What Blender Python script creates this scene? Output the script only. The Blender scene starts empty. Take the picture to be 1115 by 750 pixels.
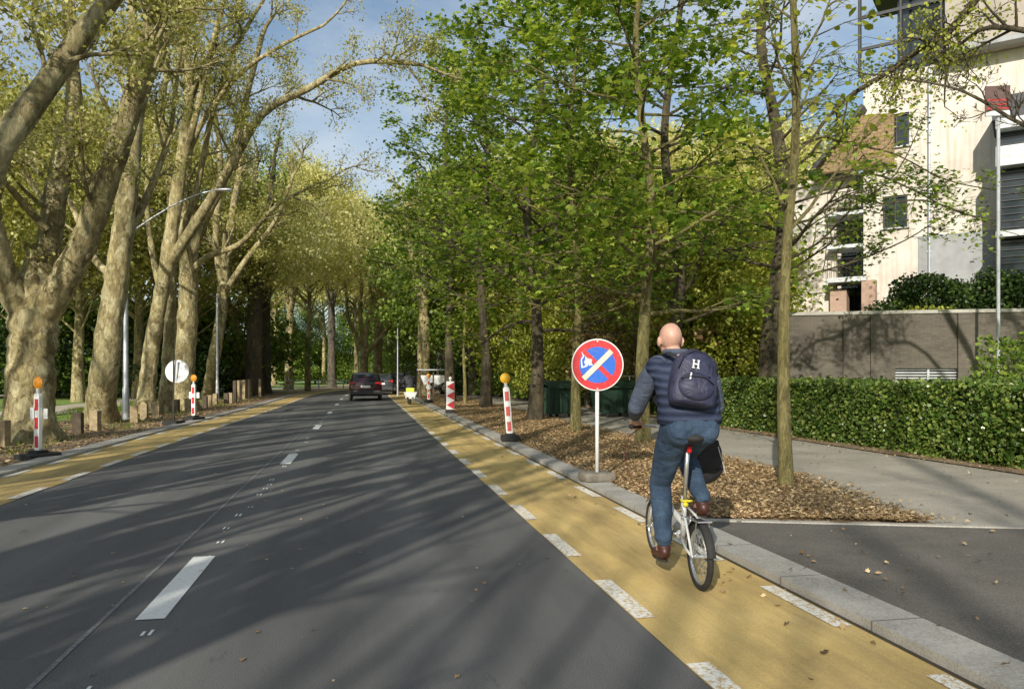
import bpy, bmesh, math, random
import numpy as np
from mathutils import Vector, Matrix
R = math.radians
scene = bpy.context.scene
COL = scene.collection

# ------------------------------------------------------------------ frame of reference
# world: +Y runs along the road, the photographer stands at (0,0,1.5) and looks 10.9 deg to the right of it
TH = R(10.9); FOC = 840.0; EYE = 1.5; HZ = 407.0
def W(xc, d, z=0.0):
    return Vector((xc*math.cos(TH)+d*math.sin(TH), d*math.cos(TH)-xc*math.sin(TH), z))
def P(px, py, d):
    return W((px-557.5)*d/FOC, d, EYE-(py-HZ)*d/FOC)
def G(px, py, z=0.0):
    d = FOC*(EYE-z)/(py-HZ)
    return W((px-557.5)*d/FOC, d, z)

# ------------------------------------------------------------------ materials
def nmat(name):
    m = bpy.data.materials.new(name); m.use_nodes = True
    nt = m.node_tree; b = nt.nodes['Principled BSDF']
    return m, nt, b
def N(nt, t, **kw):
    n = nt.nodes.new(t)
    for k, v in kw.items():
        if k in n.inputs: n.inputs[k].default_value = v
        else: setattr(n, k, v)
    return n
def ramp(nt, fac, stops, interp='LINEAR'):
    r = nt.nodes.new('ShaderNodeValToRGB'); r.color_ramp.interpolation = interp
    e = r.color_ramp.elements
    while len(e) < len(stops): e.new(0.5)
    for i, (p, c) in enumerate(stops):
        e[i].position = p; e[i].color = (*c, 1) if len(c) == 3 else c
    nt.links.new(fac, r.inputs['Fac']); return r.outputs['Color']
def mixc(nt, fac, a, b, mode='MIX'):
    m = nt.nodes.new('ShaderNodeMix'); m.data_type = 'RGBA'; m.blend_type = mode
    for inp, v in ((m.inputs[0], fac), (m.inputs[6], a), (m.inputs[7], b)):
        if hasattr(v, 'links') or isinstance(v, bpy.types.NodeSocket): nt.links.new(v, inp)
        elif isinstance(v, (int, float)): inp.default_value = v
        else: inp.default_value = (*v, 1)
    return m.outputs[2]
def noise(nt, scale, detail=4, rough=.55, vec=None, dist=0.0):
    n = N(nt, 'ShaderNodeTexNoise', Scale=scale, Detail=detail, Roughness=rough, Distortion=dist)
    if vec is not None: nt.links.new(vec, n.inputs['Vector'])
    return n.outputs['Fac']
def objvec(nt, scale=(1, 1, 1), world=False):
    if world:
        o = nt.nodes.new('ShaderNodeNewGeometry').outputs['Position']
    else:
        o = nt.nodes.new('ShaderNodeTexCoord').outputs['Object']
    mp = nt.nodes.new('ShaderNodeMapping'); mp.inputs['Scale'].default_value = scale
    nt.links.new(o, mp.inputs['Vector']); return mp.outputs['Vector']
def bump(nt, b, h, dist=.01, strength=.6):
    bp = nt.nodes.new('ShaderNodeBump'); bp.inputs['Distance'].default_value = dist
    bp.inputs['Strength'].default_value = strength
    nt.links.new(h, bp.inputs['Height']); nt.links.new(bp.outputs['Normal'], b.inputs['Normal'])
def simple(name, col, rough=.6, metal=0.0, var=.18, nscale=6.0, bmp=0.0, coat=0.0, world=False):
    m, nt, b = nmat(name)
    v = objvec(nt, world=world)
    n = noise(nt, nscale, 6, .6, v)
    lo = tuple(c*(1-var) for c in col); hi = tuple(min(1, c*(1+var)) for c in col)
    nt.links.new(ramp(nt, n, [(.3, lo), (.7, hi)]), b.inputs['Base Color'])
    b.inputs['Roughness'].default_value = rough; b.inputs['Metallic'].default_value = metal
    b.inputs['Coat Weight'].default_value = coat
    if bmp: bump(nt, b, noise(nt, nscale*8, 5, .6, v), bmp)
    return m
def leafmat(name, dark, mid, light, trans=.35, rough=.45):
    m, nt, b = nmat(name)
    g = nt.nodes.new('ShaderNodeNewGeometry')
    c = ramp(nt, g.outputs['Random Per Island'], [(0, dark), (.5, mid), (1, light)])
    n = noise(nt, .45, 3, .6, objvec(nt, world=True))
    c2 = mixc(nt, 1.0, c, ramp(nt, n, [(.3, (.6, .62, .6)), (.7, (1.2, 1.15, 1.05))]), 'MULTIPLY')
    nt.links.new(c2, b.inputs['Base Color']); b.inputs['Roughness'].default_value = rough
    b.inputs['Specular IOR Level'].default_value = .35
    t = nt.nodes.new('ShaderNodeBsdfTranslucent'); nt.links.new(mixc(nt, 1.0, c2, (1.25, 1.2, .6), 'MULTIPLY'), t.inputs['Color'])
    mx = nt.nodes.new('ShaderNodeMixShader'); mx.inputs[0].default_value = trans
    nt.links.new(b.outputs[0], mx.inputs[1]); nt.links.new(t.outputs[0], mx.inputs[2])
    nt.links.new(mx.outputs[0], nt.nodes['Material Output'].inputs['Surface'])
    return m

MT = {}
def build_mats():
    # asphalt
    m, nt, b = nmat('asphalt'); v = objvec(nt, world=True)
    big = noise(nt, .35, 4, .6, objvec(nt, (1, .25, 1), True)); fine = noise(nt, 160, 3, .7, v); mid = noise(nt, 3.0, 5, .6, objvec(nt, (1, .15, 1), True))
    c = ramp(nt, big, [(.3, (.115, .113, .113)), (.7, (.165, .160, .150))])
    c = mixc(nt, .35, c, ramp(nt, mid, [(.35, (.075, .075, .078)), (.65, (.20, .195, .18))]))
    c = mixc(nt, .45, c, ramp(nt, fine, [(.35, (.04, .04, .042)), (.5, (.14, .14, .137)), (.72, (.42, .41, .38))]))
    sx = nt.nodes.new('ShaderNodeSeparateXYZ'); nt.links.new(objvec(nt, world=True), sx.inputs[0])
    wv = N(nt, 'ShaderNodeMath', operation='SINE'); mu = N(nt, 'ShaderNodeMath', operation='MULTIPLY'); mu.inputs[1].default_value = 4.1; nt.links.new(sx.outputs['X'], mu.inputs[0]); nt.links.new(mu.outputs[0], wv.inputs[0])
    c = mixc(nt, 1.0, c, ramp(nt, wv.outputs[0], [(.0, (.93, .93, .93)), (.9, (1.13, 1.13, 1.12))]), 'MULTIPLY')
    dn = nt.nodes.new('ShaderNodeTexNoise'); dn.inputs['Scale'].default_value = 1.4; dn.inputs['Detail'].default_value = 5; nt.links.new(v, dn.inputs['Vector'])
    vm = nt.nodes.new('ShaderNodeMix'); vm.data_type = 'RGBA'; vm.inputs[0].default_value = .55; nt.links.new(v, vm.inputs[6]); nt.links.new(dn.outputs['Color'], vm.inputs[7])
    ck = N(nt, 'ShaderNodeTexVoronoi', Scale=.55, feature='DISTANCE_TO_EDGE'); nt.links.new(vm.outputs[2], ck.inputs['Vector'])
    km = ramp(nt, ck.outputs['Distance'], [(0, (.16, .16, .16)), (.004, (0, 0, 0))]); c = mixc(nt, km, c, (.02, .02, .022))
    st = ramp(nt, noise(nt, .7, 6, .75, v), [(.60, (0, 0, 0)), (.72, (.35, .35, .35))]); c = mixc(nt, st, c, (.15, .145, .13))
    st = ramp(nt, noise(nt, 2.1, 5, .7, objvec(nt, (1, .4, 1), True)), [(.64, (0, 0, 0)), (.72, (.5, .5, .5))]); c = mixc(nt, st, c, (.035, .035, .037))
    nt.links.new(c, b.inputs['Base Color']); b.inputs['Roughness'].default_value = .75
    bump(nt, b, fine, .008, .8); b.inputs['Specular IOR Level'].default_value = .12; MT['asphalt'] = m
    # driveway asphalt, older
    m, nt, b = nmat('old_asphalt'); v = objvec(nt, world=True)
    c = ramp(nt, noise(nt, 1.3, 6, .65, v), [(.3, (.105, .095, .08)), (.7, (.22, .20, .17))])
    c = mixc(nt, .5, c, ramp(nt, noise(nt, 90, 3, .7, v), [(.35, (.03, .03, .03)), (.7, (.26, .24, .21))]))
    nt.links.new(c, b.inputs['Base Color']); b.inputs['Roughness'].default_value = .85
    bump(nt, b, noise(nt, 90, 3, .7, v), .008); b.inputs['Specular IOR Level'].default_value = .12; MT['old_asphalt'] = m
    # ochre coating
    m, nt, b = nmat('ochre_coating'); v = objvec(nt, world=True)
    c = ramp(nt, noise(nt, 1.1, 6, .65, v), [(.28, (.50, .35, .125)), (.5, (.66, .475, .175)), (.75, (.75, .565, .25))])
    c = mixc(nt, .30, c, ramp(nt, noise(nt, 120, 3, .7, v), [(.35, (.20, .12, .035)), (.65, (.80, .60, .28))]))
    sp = N(nt, 'ShaderNodeTexVoronoi', Scale=9.0); nt.links.new(v, sp.inputs['Vector'])
    c = mixc(nt, ramp(nt, sp.outputs['Distance'], [(.0, (1, 1, 1)), (.05, (0, 0, 0))]), c, (.12, .08, .04))
    st = ramp(nt, noise(nt, .8, 5, .7, objvec(nt, (3, .35, 1), True)), [(.42, (0, 0, 0)), (.68, (.75, .75, .75))])
    c = mixc(nt, st, c, (.27, .20, .10))
    nt.links.new(c, b.inputs['Base Color']); b.inputs['Roughness'].default_value = .8
    bump(nt, b, noise(nt, 120, 3, .7, v), .005); b.inputs['Specular IOR Level'].default_value = .12; MT['ochre'] = m
    # road paint, worn
    m, nt, b = nmat('road_paint'); v = objvec(nt, world=True)
    c = ramp(nt, noise(nt, 30, 5, .75, v), [(.28, (.30, .27, .20)), (.42, (.80, .79, .74)), (.8, (.90, .89, .85))])
    nt.links.new(c, b.inputs['Base Color']); b.inputs['Roughness'].default_value = .7
    bump(nt, b, noise(nt, 130, 3, .7, v), .006); MT['paint'] = m
    m, nt, b = nmat('faded_paint'); v = objvec(nt, world=True)
    c = ramp(nt, noise(nt, 25, 5, .8, v), [(.45, (.13, .13, .13)), (.7, (.34, .34, .33))])
    nt.links.new(c, b.inputs['Base Color']); b.inputs['Roughness'].default_value = .8; MT['faded'] = m
    m, nt, b = nmat('worn_lane_paint'); v = objvec(nt, world=True)
    c = ramp(nt, noise(nt, 38, 5, .8, v), [(.42, (.50, .33, .11)), (.49, (.76, .74, .66)), (.8, (.90, .89, .85))])
    nt.links.new(c, b.inputs['Base Color']); b.inputs['Roughness'].default_value = .75
    bump(nt, b, noise(nt, 130, 3, .7, v), .008); MT['wornpaint'] = m
    # kerb concrete with joints every metre
    m, nt, b = nmat('kerb_concrete'); v = objvec(nt, world=True)
    c = ramp(nt, noise(nt, 2.2, 6, .7, v), [(.3, (.27, .25, .215)), (.7, (.52, .49, .43))])
    c = mixc(nt, .35, c, ramp(nt, noise(nt, 70, 4, .7, v), [(.35, (.12, .115, .10)), (.65, (.6, .58, .53))]))
    sx = nt.nodes.new('ShaderNodeSeparateXYZ'); nt.links.new(objvec(nt, world=True), sx.inputs[0])
    fr = N(nt, 'ShaderNodeMath', operation='FRACT'); nt.links.new(sx.outputs['Y'], fr.inputs[0])
    j = ramp(nt, fr.outputs[0], [(0, (1, 1, 1)), (.014, (0, 0, 0))], 'CONSTANT')
    c = mixc(nt, j, c, (.17, .16, .14))
    nt.links.new(c, b.inputs['Base Color']); b.inputs['Roughness'].default_value = .88
    bump(nt, b, noise(nt, 70, 4, .7, v), .006); b.inputs['Specular IOR Level'].default_value = .12; MT['kerb'] = m
    # pavement
    m, nt, b = nmat('pavement'); v = objvec(nt, world=True)
    c = ramp(nt, noise(nt, .9, 6, .7, v), [(.3, (.28, .25, .20)), (.7, (.54, .49, .41))])
    c = mixc(nt, .45, c, ramp(nt, noise(nt, 60, 4, .7, v), [(.35, (.09, .08, .065)), (.65, (.48, .45, .38))]))
    nt.links.new(c, b.inputs['Base Color']); b.inputs['Roughness'].default_value = .9
    bump(nt, b, noise(nt, 60, 4, .7, v), .01); b.inputs['Specular IOR Level'].default_value = .12; MT['pavement'] = m
    # wood chip soil
    m, nt, b = nmat('litter_soil'); v = objvec(nt, world=True)
    vo = N(nt, 'ShaderNodeTexVoronoi', Scale=38.0); nt.links.new(v, vo.inputs['Vector'])
    bw = nt.nodes.new('ShaderNodeRGBToBW'); nt.links.new(vo.outputs['Color'], bw.inputs[0])
    c = ramp(nt, bw.outputs[0], [(.2, (.10, .058, .022)), (.5, (.26, .16, .07)), (.8, (.48, .33, .17))])
    c = mixc(nt, .55, c, ramp(nt, noise(nt, .9, 6, .7, v), [(.3, (.12, .075, .035)), (.7, (.36, .24, .12))]))
    nt.links.new(c, b.inputs['Base Color']); b.inputs['Roughness'].default_value = .95
    bump(nt, b, vo.outputs['Distance'], .03, .9); MT['litter'] = m
    # left soil with grass
    m, nt, b = nmat('verge_soil'); v = objvec(nt, world=True)
    c = ramp(nt, noise(nt, 1.2, 7, .7, v), [(.3, (.13, .08, .05)), (.5, (.27, .18, .11)), (.62, (.30, .22, .13)), (.75, (.12, .15, .04))])
    c = mixc(nt, .4, c, ramp(nt, noise(nt, 40, 4, .75, v), [(.35, (.06, .04, .025)), (.65, (.42, .32, .20))]))
    nt.links.new(c, b.inputs['Base Color']); b.inputs['Roughness'].default_value = .95
    bump(nt, b, noise(nt, 40, 4, .75, v), .03); MT['soil'] = m
    m, nt, b = nmat('park_grass'); v = objvec(nt, world=True)
    c = ramp(nt, noise(nt, .25, 7, .7, v), [(.3, (.14, .25, .035)), (.55, (.24, .38, .06)), (.75, (.30, .34, .09))])
    c = mixc(nt, .4, c, ramp(nt, noise(nt, 18, 5, .8, v), [(.3, (.03, .06, .01)), (.7, (.26, .36, .07))]))
    nt.links.new(c, b.inputs['Base Color']); b.inputs['Roughness'].default_value = .9
    bump(nt, b, noise(nt, 18, 5, .8, v), .08); MT['grass'] = m
    MT['path'] = simple('park_path', (.46, .40, .31), .92, nscale=2, bmp=.006, world=True)
    # plane tree bark
    def bark(name, cols, sc, zs, ridge, patch=.6):
        m, nt, b = nmat(name); v = objvec(nt, (1, 1, zs), True)
        d = nt.nodes.new('ShaderNodeTexNoise'); d.inputs['Scale'].default_value = sc*.9; d.inputs['Detail'].default_value = 5
        nt.links.new(v, d.inputs['Vector'])
        def pat(scale, w):
            vo = N(nt, 'ShaderNodeTexVoronoi', Scale=scale)
            ad = nt.nodes.new('ShaderNodeMix'); ad.data_type = 'RGBA'; ad.inputs[0].default_value = w
            nt.links.new(v, ad.inputs[6]); nt.links.new(d.outputs['Color'], ad.inputs[7]); nt.links.new(ad.outputs[2], vo.inputs['Vector'])
            bw = nt.nodes.new('ShaderNodeRGBToBW'); nt.links.new(vo.outputs['Color'], bw.inputs[0]); return bw.outputs[0]
        p1 = pat(sc, .27); p2 = pat(sc*2.9, .2)
        c = ramp(nt, p1, [(.30, cols[0]), (.36, cols[1]), (.50, cols[1]), (.54, cols[2]), (.66, cols[2]), (.70, cols[3])])
        c = mixc(nt, .5, c, ramp(nt, p2, [(.15, cols[0]), (.45, cols[1]), (.8, cols[3])]))
        n3 = noise(nt, 3.0, 6, .75, v); c = mixc(nt, .25, c, ramp(nt, n3, [(.35, cols[1]), (.65, cols[2])]))
        n2 = noise(nt, .9, 6, .7, v)
        c = mixc(nt, 1.0, c, ramp(nt, n2, [(.3, (.50, .52, .42)), (.5, (.95, .95, .9)), (.7, (1.2, 1.18, 1.1))]), 'MULTIPLY')
        nf = noise(nt, ridge, 7, .8, objvec(nt, (1, 1, zs*.6), True))
        c = mixc(nt, .75, c, ramp(nt, nf, [(.3, (.25, .24, .2)), (.5, (.9, .9, .88)), (.7, (1.25, 1.22, 1.15))]), 'MULTIPLY')
        nt.links.new(c, b.inputs['Base Color']); b.inputs['Roughness'].default_value = .9
        ad = N(nt, 'ShaderNodeMath', operation='ADD'); nt.links.new(nf, ad.inputs[0]); nt.links.new(p2, ad.inputs[1])
        bump(nt, b, ad.outputs[0], .07, 1.0); return m
    MT['plane_bark'] = bark('plane_bark', [(.14, .105, .045), (.31, .245, .115), (.50, .42, .22), (.74, .66, .43)], 6.0, .55, 13)
    MT['maple_bark'] = bark('maple_bark', [(.035, .028, .018), (.09, .07, .045), (.14, .11, .065), (.22, .18, .11)], 12, .25, 30)
    MT['mossy_bark'] = bark('mossy_bark', [(.10, .085, .03), (.22, .19, .07), (.32, .27, .10), (.42, .37, .17)], 14, .3, 30)
    MT['grey_bark'] = bark('grey_bark', [(.05, .045, .035), (.12, .10, .08), (.2, .17, .13), (.30, .26, .2)], 10, .3, 22)
    MT['plane_leaf'] = leafmat('plane_leaf', (.20, .21, .045), (.47, .47, .14), (.74, .71, .34), .48)
    MT['pale_leaf'] = leafmat('pale_leaf', (.52, .53, .20), (.78, .76, .38), (.90, .87, .55), .5)
    MT['maple_leaf'] = leafmat('maple_leaf', (.055, .12, .014), (.21, .34, .04), (.58, .68, .15), .48)
    MT['lime_leaf'] = leafmat('lime_leaf', (.20, .26, .03), (.46, .52, .08), (.76, .76, .22), .5)
    MT['wood_leaf'] = leafmat('wood_leaf', (.06, .12, .02), (.17, .27, .04), (.36, .46, .10), .42)
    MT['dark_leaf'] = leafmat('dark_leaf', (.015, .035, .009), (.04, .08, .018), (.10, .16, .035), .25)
    MT['copper_leaf'] = leafmat('copper_leaf', (.12, .07, .03), (.26, .17, .08), (.42, .32, .16), .3)
    MT['hedge_leaf'] = leafmat('hedge_leaf', (.035, .08, .012), (.10, .17, .03), (.28, .34, .09), .2, .3)
    MT['litter_leaf'] = leafmat('litter_leaf', (.14, .085, .04), (.40, .27, .14), (.72, .55, .33), .1, .7)
    MT['grass_blade'] = leafmat('grass_blade', (.06, .11, .015), (.15, .23, .035), (.30, .33, .08), .3)
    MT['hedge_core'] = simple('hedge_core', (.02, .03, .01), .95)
    MT['soil_dark'] = simple('soil_dark', (.05, .04, .025), .95)
    # brick
    m, nt, b = nmat('dark_brick'); tc = nt.nodes.new('ShaderNodeTexCoord')
    mp = nt.nodes.new('ShaderNodeMapping'); mp.inputs['Rotation'].default_value = (R(90), 0, 0)
    nt.links.new(tc.outputs['Object'], mp.inputs['Vector'])
    br = N(nt, 'ShaderNodeTexBrick', Scale=1.0); br.inputs['Brick Width'].default_value = .22; br.inputs['Row Height'].default_value = .07
    br.inputs['Mortar Size'].default_value = .008
    br.inputs['Color1'].default_value = (.085, .07, .055, 1); br.inputs['Color2'].default_value = (.15, .125, .10, 1); br.inputs['Mortar'].default_value = (.07, .062, .052, 1)
    nt.links.new(mp.outputs['Vector'], br.inputs['Vector'])
    c = mixc(nt, .5, br.outputs['Color'], ramp(nt, noise(nt, .7, 6, .7, objvec(nt)), [(.3, (.035, .03, .026)), (.7, (.18, .155, .12))]))
    nt.links.new(c, b.inputs['Base Color']); b.inputs['Roughness'].default_value = .9
    bump(nt, b, br.outputs['Fac'], .01, -.5); MT['brick'] = m
    # render wall of building
    m, nt, b = nmat('facade_plaster'); v = objvec(nt)
    c = ramp(nt, noise(nt, .6, 7, .65, v), [(.3, (.50, .44, .375)), (.5, (.66, .60, .53)), (.8, (.78, .73, .67))])
    sn = noise(nt, 1.0, 6, .7, objvec(nt, (5, 5, .35)))
    c = mixc(nt, ramp(nt, sn, [(.48, (0, 0, 0)), (.72, (.6, .6, .6))]), c, (.40, .31, .21))
    nt.links.new(c, b.inputs['Base Color']); b.inputs['Roughness'].default_value = .9
    bump(nt, b, noise(nt, 30, 4, .6, v), .005); MT['plaster'] = m
    MT['beige'] = simple('beige_cladding', (.38, .33, .28), .85, nscale=1.5)
    m, nt, b = nmat('brown_shingle'); tc = nt.nodes.new('ShaderNodeTexCoord'); mp = nt.nodes.new('ShaderNodeMapping'); mp.inputs['Rotation'].default_value = (R(90), 0, 0)
    nt.links.new(tc.outputs['Object'], mp.inputs['Vector']); br = N(nt, 'ShaderNodeTexBrick', Scale=1.0); br.inputs['Brick Width'].default_value = .26; br.inputs['Row Height'].default_value = .16; br.inputs['Mortar Size'].default_value = .012
    br.inputs['Color1'].default_value = (.22, .14, .07, 1); br.inputs['Color2'].default_value = (.38, .25, .13, 1); br.inputs['Mortar'].default_value = (.07, .045, .03, 1); nt.links.new(mp.outputs['Vector'], br.inputs['Vector'])
    nt.links.new(mixc(nt, .4, br.outputs['Color'], ramp(nt, noise(nt, 2, 6, .7, objvec(nt)), [(.3, (.10, .07, .04)), (.7, (.42, .30, .17))])), b.inputs['Base Color']); b.inputs['Roughness'].default_value = .9; bump(nt, b, br.outputs['Fac'], .02, -.6); MT['brown_roof'] = m
    MT['pinkbrown'] = simple('pink_brown_plaster', (.42, .29, .22), .9, nscale=2)
    MT['greyshadewall'] = simple('grey_and_shade_render', (.34, .345, .35), .9, nscale=2)  # grey of the cornice, and the shadow tone of the lower band
    MT['glass'] = simple('dark_glass', (.03, .04, .045), .08, var=.3, nscale=1)
    MT['darkmetal'] = simple('dark_metal', (.04, .04, .045), .5, .3)
    MT['steel'] = simple('galvanised_steel', (.50, .52, .55), .4, .5, nscale=3)
    MT['palegrey'] = simple('pale_grey_paint', (.55, .56, .57), .5)
    MT['white'] = simple('white_paint', (.80, .80, .78), .45, var=.06)
    MT['red'] = simple('red_reflective', (.55, .022, .03), .4, var=.12)
    MT['redfade'] = simple('red_faded', (.60, .10, .09), .45, var=.15)
    MT['blue'] = simple('blue_reflective', (.015, .12, .55), .4, var=.12)
    for k_ in ('white', 'red', 'redfade', 'blue'):
        nt = MT[k_].node_tree; b = nt.nodes['Principled BSDF']; l = b.inputs['Base Color'].links[0].from_socket; v = objvec(nt)
        c = mixc(nt, ramp(nt, noise(nt, 28, 6, .8, v), [(.56, (0, 0, 0)), (.70, (.55, .55, .55))]), l, (.30, .27, .22))
        nt.links.new(c, b.inputs['Base Color'])
    MT['tape'] = simple('beige_tape', (.66, .58, .46), .6, var=.15, nscale=20)
    MT['rubber'] = simple('black_rubber', (.022, .021, .02), .8, var=.35, nscale=8, bmp=.004)
    MT['rubberdust'] = simple('dusty_rubber', (.17, .15, .12), .9, var=.4, nscale=9, bmp=.006)
    m, nt, b = nmat('amber_plastic'); b.inputs['Base Color'].default_value = (.85, .36, .02, 1); b.inputs['Roughness'].default_value = .25
    vo = N(nt, 'ShaderNodeTexVoronoi', Scale=60.0); bump(nt, b, vo.outputs['Distance'], .004)
    c = ramp(nt, vo.outputs['Distance'], [(0, (.95, .45, .03)), (.6, (.70, .25, .01))]); nt.links.new(c, b.inputs['Base Color']); MT['amber'] = m
    m2, nt2, b2 = nmat('yellow_plastic'); vo = N(nt2, 'ShaderNodeTexVoronoi', Scale=60.0); bump(nt2, b2, vo.outputs['Distance'], .004)
    nt2.links.new(ramp(nt2, vo.outputs['Distance'], [(0, (.95, .62, .05)), (.6, (.78, .42, .02))]), b2.inputs['Base Color']); b2.inputs['Roughness'].default_value = .25; MT['yellow'] = m2
    MT['wood'] = simple('weathered_wood', (.34, .26, .15), .85, var=.4, nscale=9, bmp=.01)
    MT['darkshadewood'] = simple('dark_and_shaded_wood', (.10, .075, .05), .9, var=.3, nscale=9, bmp=.01)  # dark timber, and the shaded tone of some left verge posts
    MT['skin'] = simple('skin', (.60, .34, .25), .42, var=.16, nscale=14, bmp=.003)
    MT['bingreen'] = simple('bin_plastic', (.018, .045, .026), .6, var=.2)
    MT['carred'] = simple('dark_red_car_paint', (.028, .007, .010), .25, .3, var=.05, coat=.8)
    MT['carblack'] = simple('black_car_paint', (.015, .016, .02), .25, .3, var=.05, coat=.8)
    MT['cargrey'] = simple('grey_car_paint', (.07, .075, .085), .25, .4, var=.05, coat=.8)
    MT['carwhite'] = simple('white_car_paint', (.75, .76, .77), .3, .0, var=.04, coat=.8)
    MT['lampred'] = simple('red_lens', (.45, .01, .012), .2, var=.2)
    MT['hivis'] = simple('yellow_hivis', (.62, .70, .08), .6)
    MT['blackcloth'] = simple('black_cloth', (.014, .014, .016), .85, var=.4, nscale=14, bmp=.006)
    MT['sock'] = simple('white_sock', (.72, .72, .70), .9)
    MT['shoe'] = simple('brown_leather', (.065, .022, .016), .45, var=.3, nscale=14)
    MT['sole'] = simple('shoe_sole', (.03, .025, .02), .8)
    MT['framewhite'] = simple('white_bike_enamel', (.74, .75, .74), .25, var=.05, coat=.5)
    MT['chrome'] = simple('brushed_alloy', (.60, .60, .60), .3, .8)
    # jeans
    m, nt, b = nmat('denim'); v = objvec(nt)
    c = ramp(nt, noise(nt, 6, 6, .65, v), [(.3, (.016, .034, .066)), (.55, (.032, .062, .115)), (.78, (.09, .14, .21))])
    c = mixc(nt, .25, c, ramp(nt, noise(nt, 90, 4, .7, objvec(nt, (1, 1, .4))), [(.35, (.012, .024, .045)), (.7, (.09, .14, .20))]))
    nt.links.new(c, b.inputs['Base Color']); b.inputs['Roughness'].default_value = .9
    bump(nt, b, noise(nt, 5, 3, .5, objvec(nt, (1, 1, 2.0)), .8), .05, .8); MT['denim'] = m
    # quilted vest: horizontal seams
    m, nt, b = nmat('quilted_navy'); v = objvec(nt)
    wv = N(nt, 'ShaderNodeTexWave', Scale=5.2, Distortion=1.2, bands_direction='Z', wave_profile='SIN'); wv.inputs['Detail'].default_value = 1
    wv.inputs['Detail Scale'].default_value = 2
    nt.links.new(v, wv.inputs['Vector'])
    c = ramp(nt, wv.outputs['Fac'], [(0, (.010, .014, .030)), (.35, (.028, .038, .07)), (1, (.05, .062, .105))])
    nt.links.new(mixc(nt, .25, c, ramp(nt, noise(nt, 9, 5, .6, v), [(.3, (.015, .02, .045)), (.7, (.08, .10, .18))])), b.inputs['Base Color'])
    b.inputs['Roughness'].default_value = .85; b.inputs['Specular IOR Level'].default_value = .2
    bump(nt, b, wv.outputs['Fac'], .018, .8); MT['quilt'] = m
    m, nt, b = nmat('sleeve_cloth'); v = objvec(nt)
    nt.links.new(ramp(nt, noise(nt, 7, 5, .6, v), [(.3, (.04, .052, .085)), (.7, (.10, .12, .17))]), b.inputs['Base Color'])
    b.inputs['Roughness'].default_value = .85; bump(nt, b, noise(nt, 11, 4, .6, objvec(nt, (1, 1, 2)), 1.0), .03, .8); MT['sleeve'] = m
    m, nt, b = nmat('backpack_nylon'); v = objvec(nt)
    nt.links.new(ramp(nt, noise(nt, 7, 6, .6, v), [(.3, (.014, .016, .038)), (.7, (.042, .044, .092))]), b.inputs['Base Color'])
    b.inputs['Roughness'].default_value = .55; bump(nt, b, noise(nt, 8, 4, .6, v, 1.5), .03, .7); MT['nylon'] = m
    MT['nylonblack'] = simple('black_strap', (.012, .012, .02), .6)
build_mats()

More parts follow.
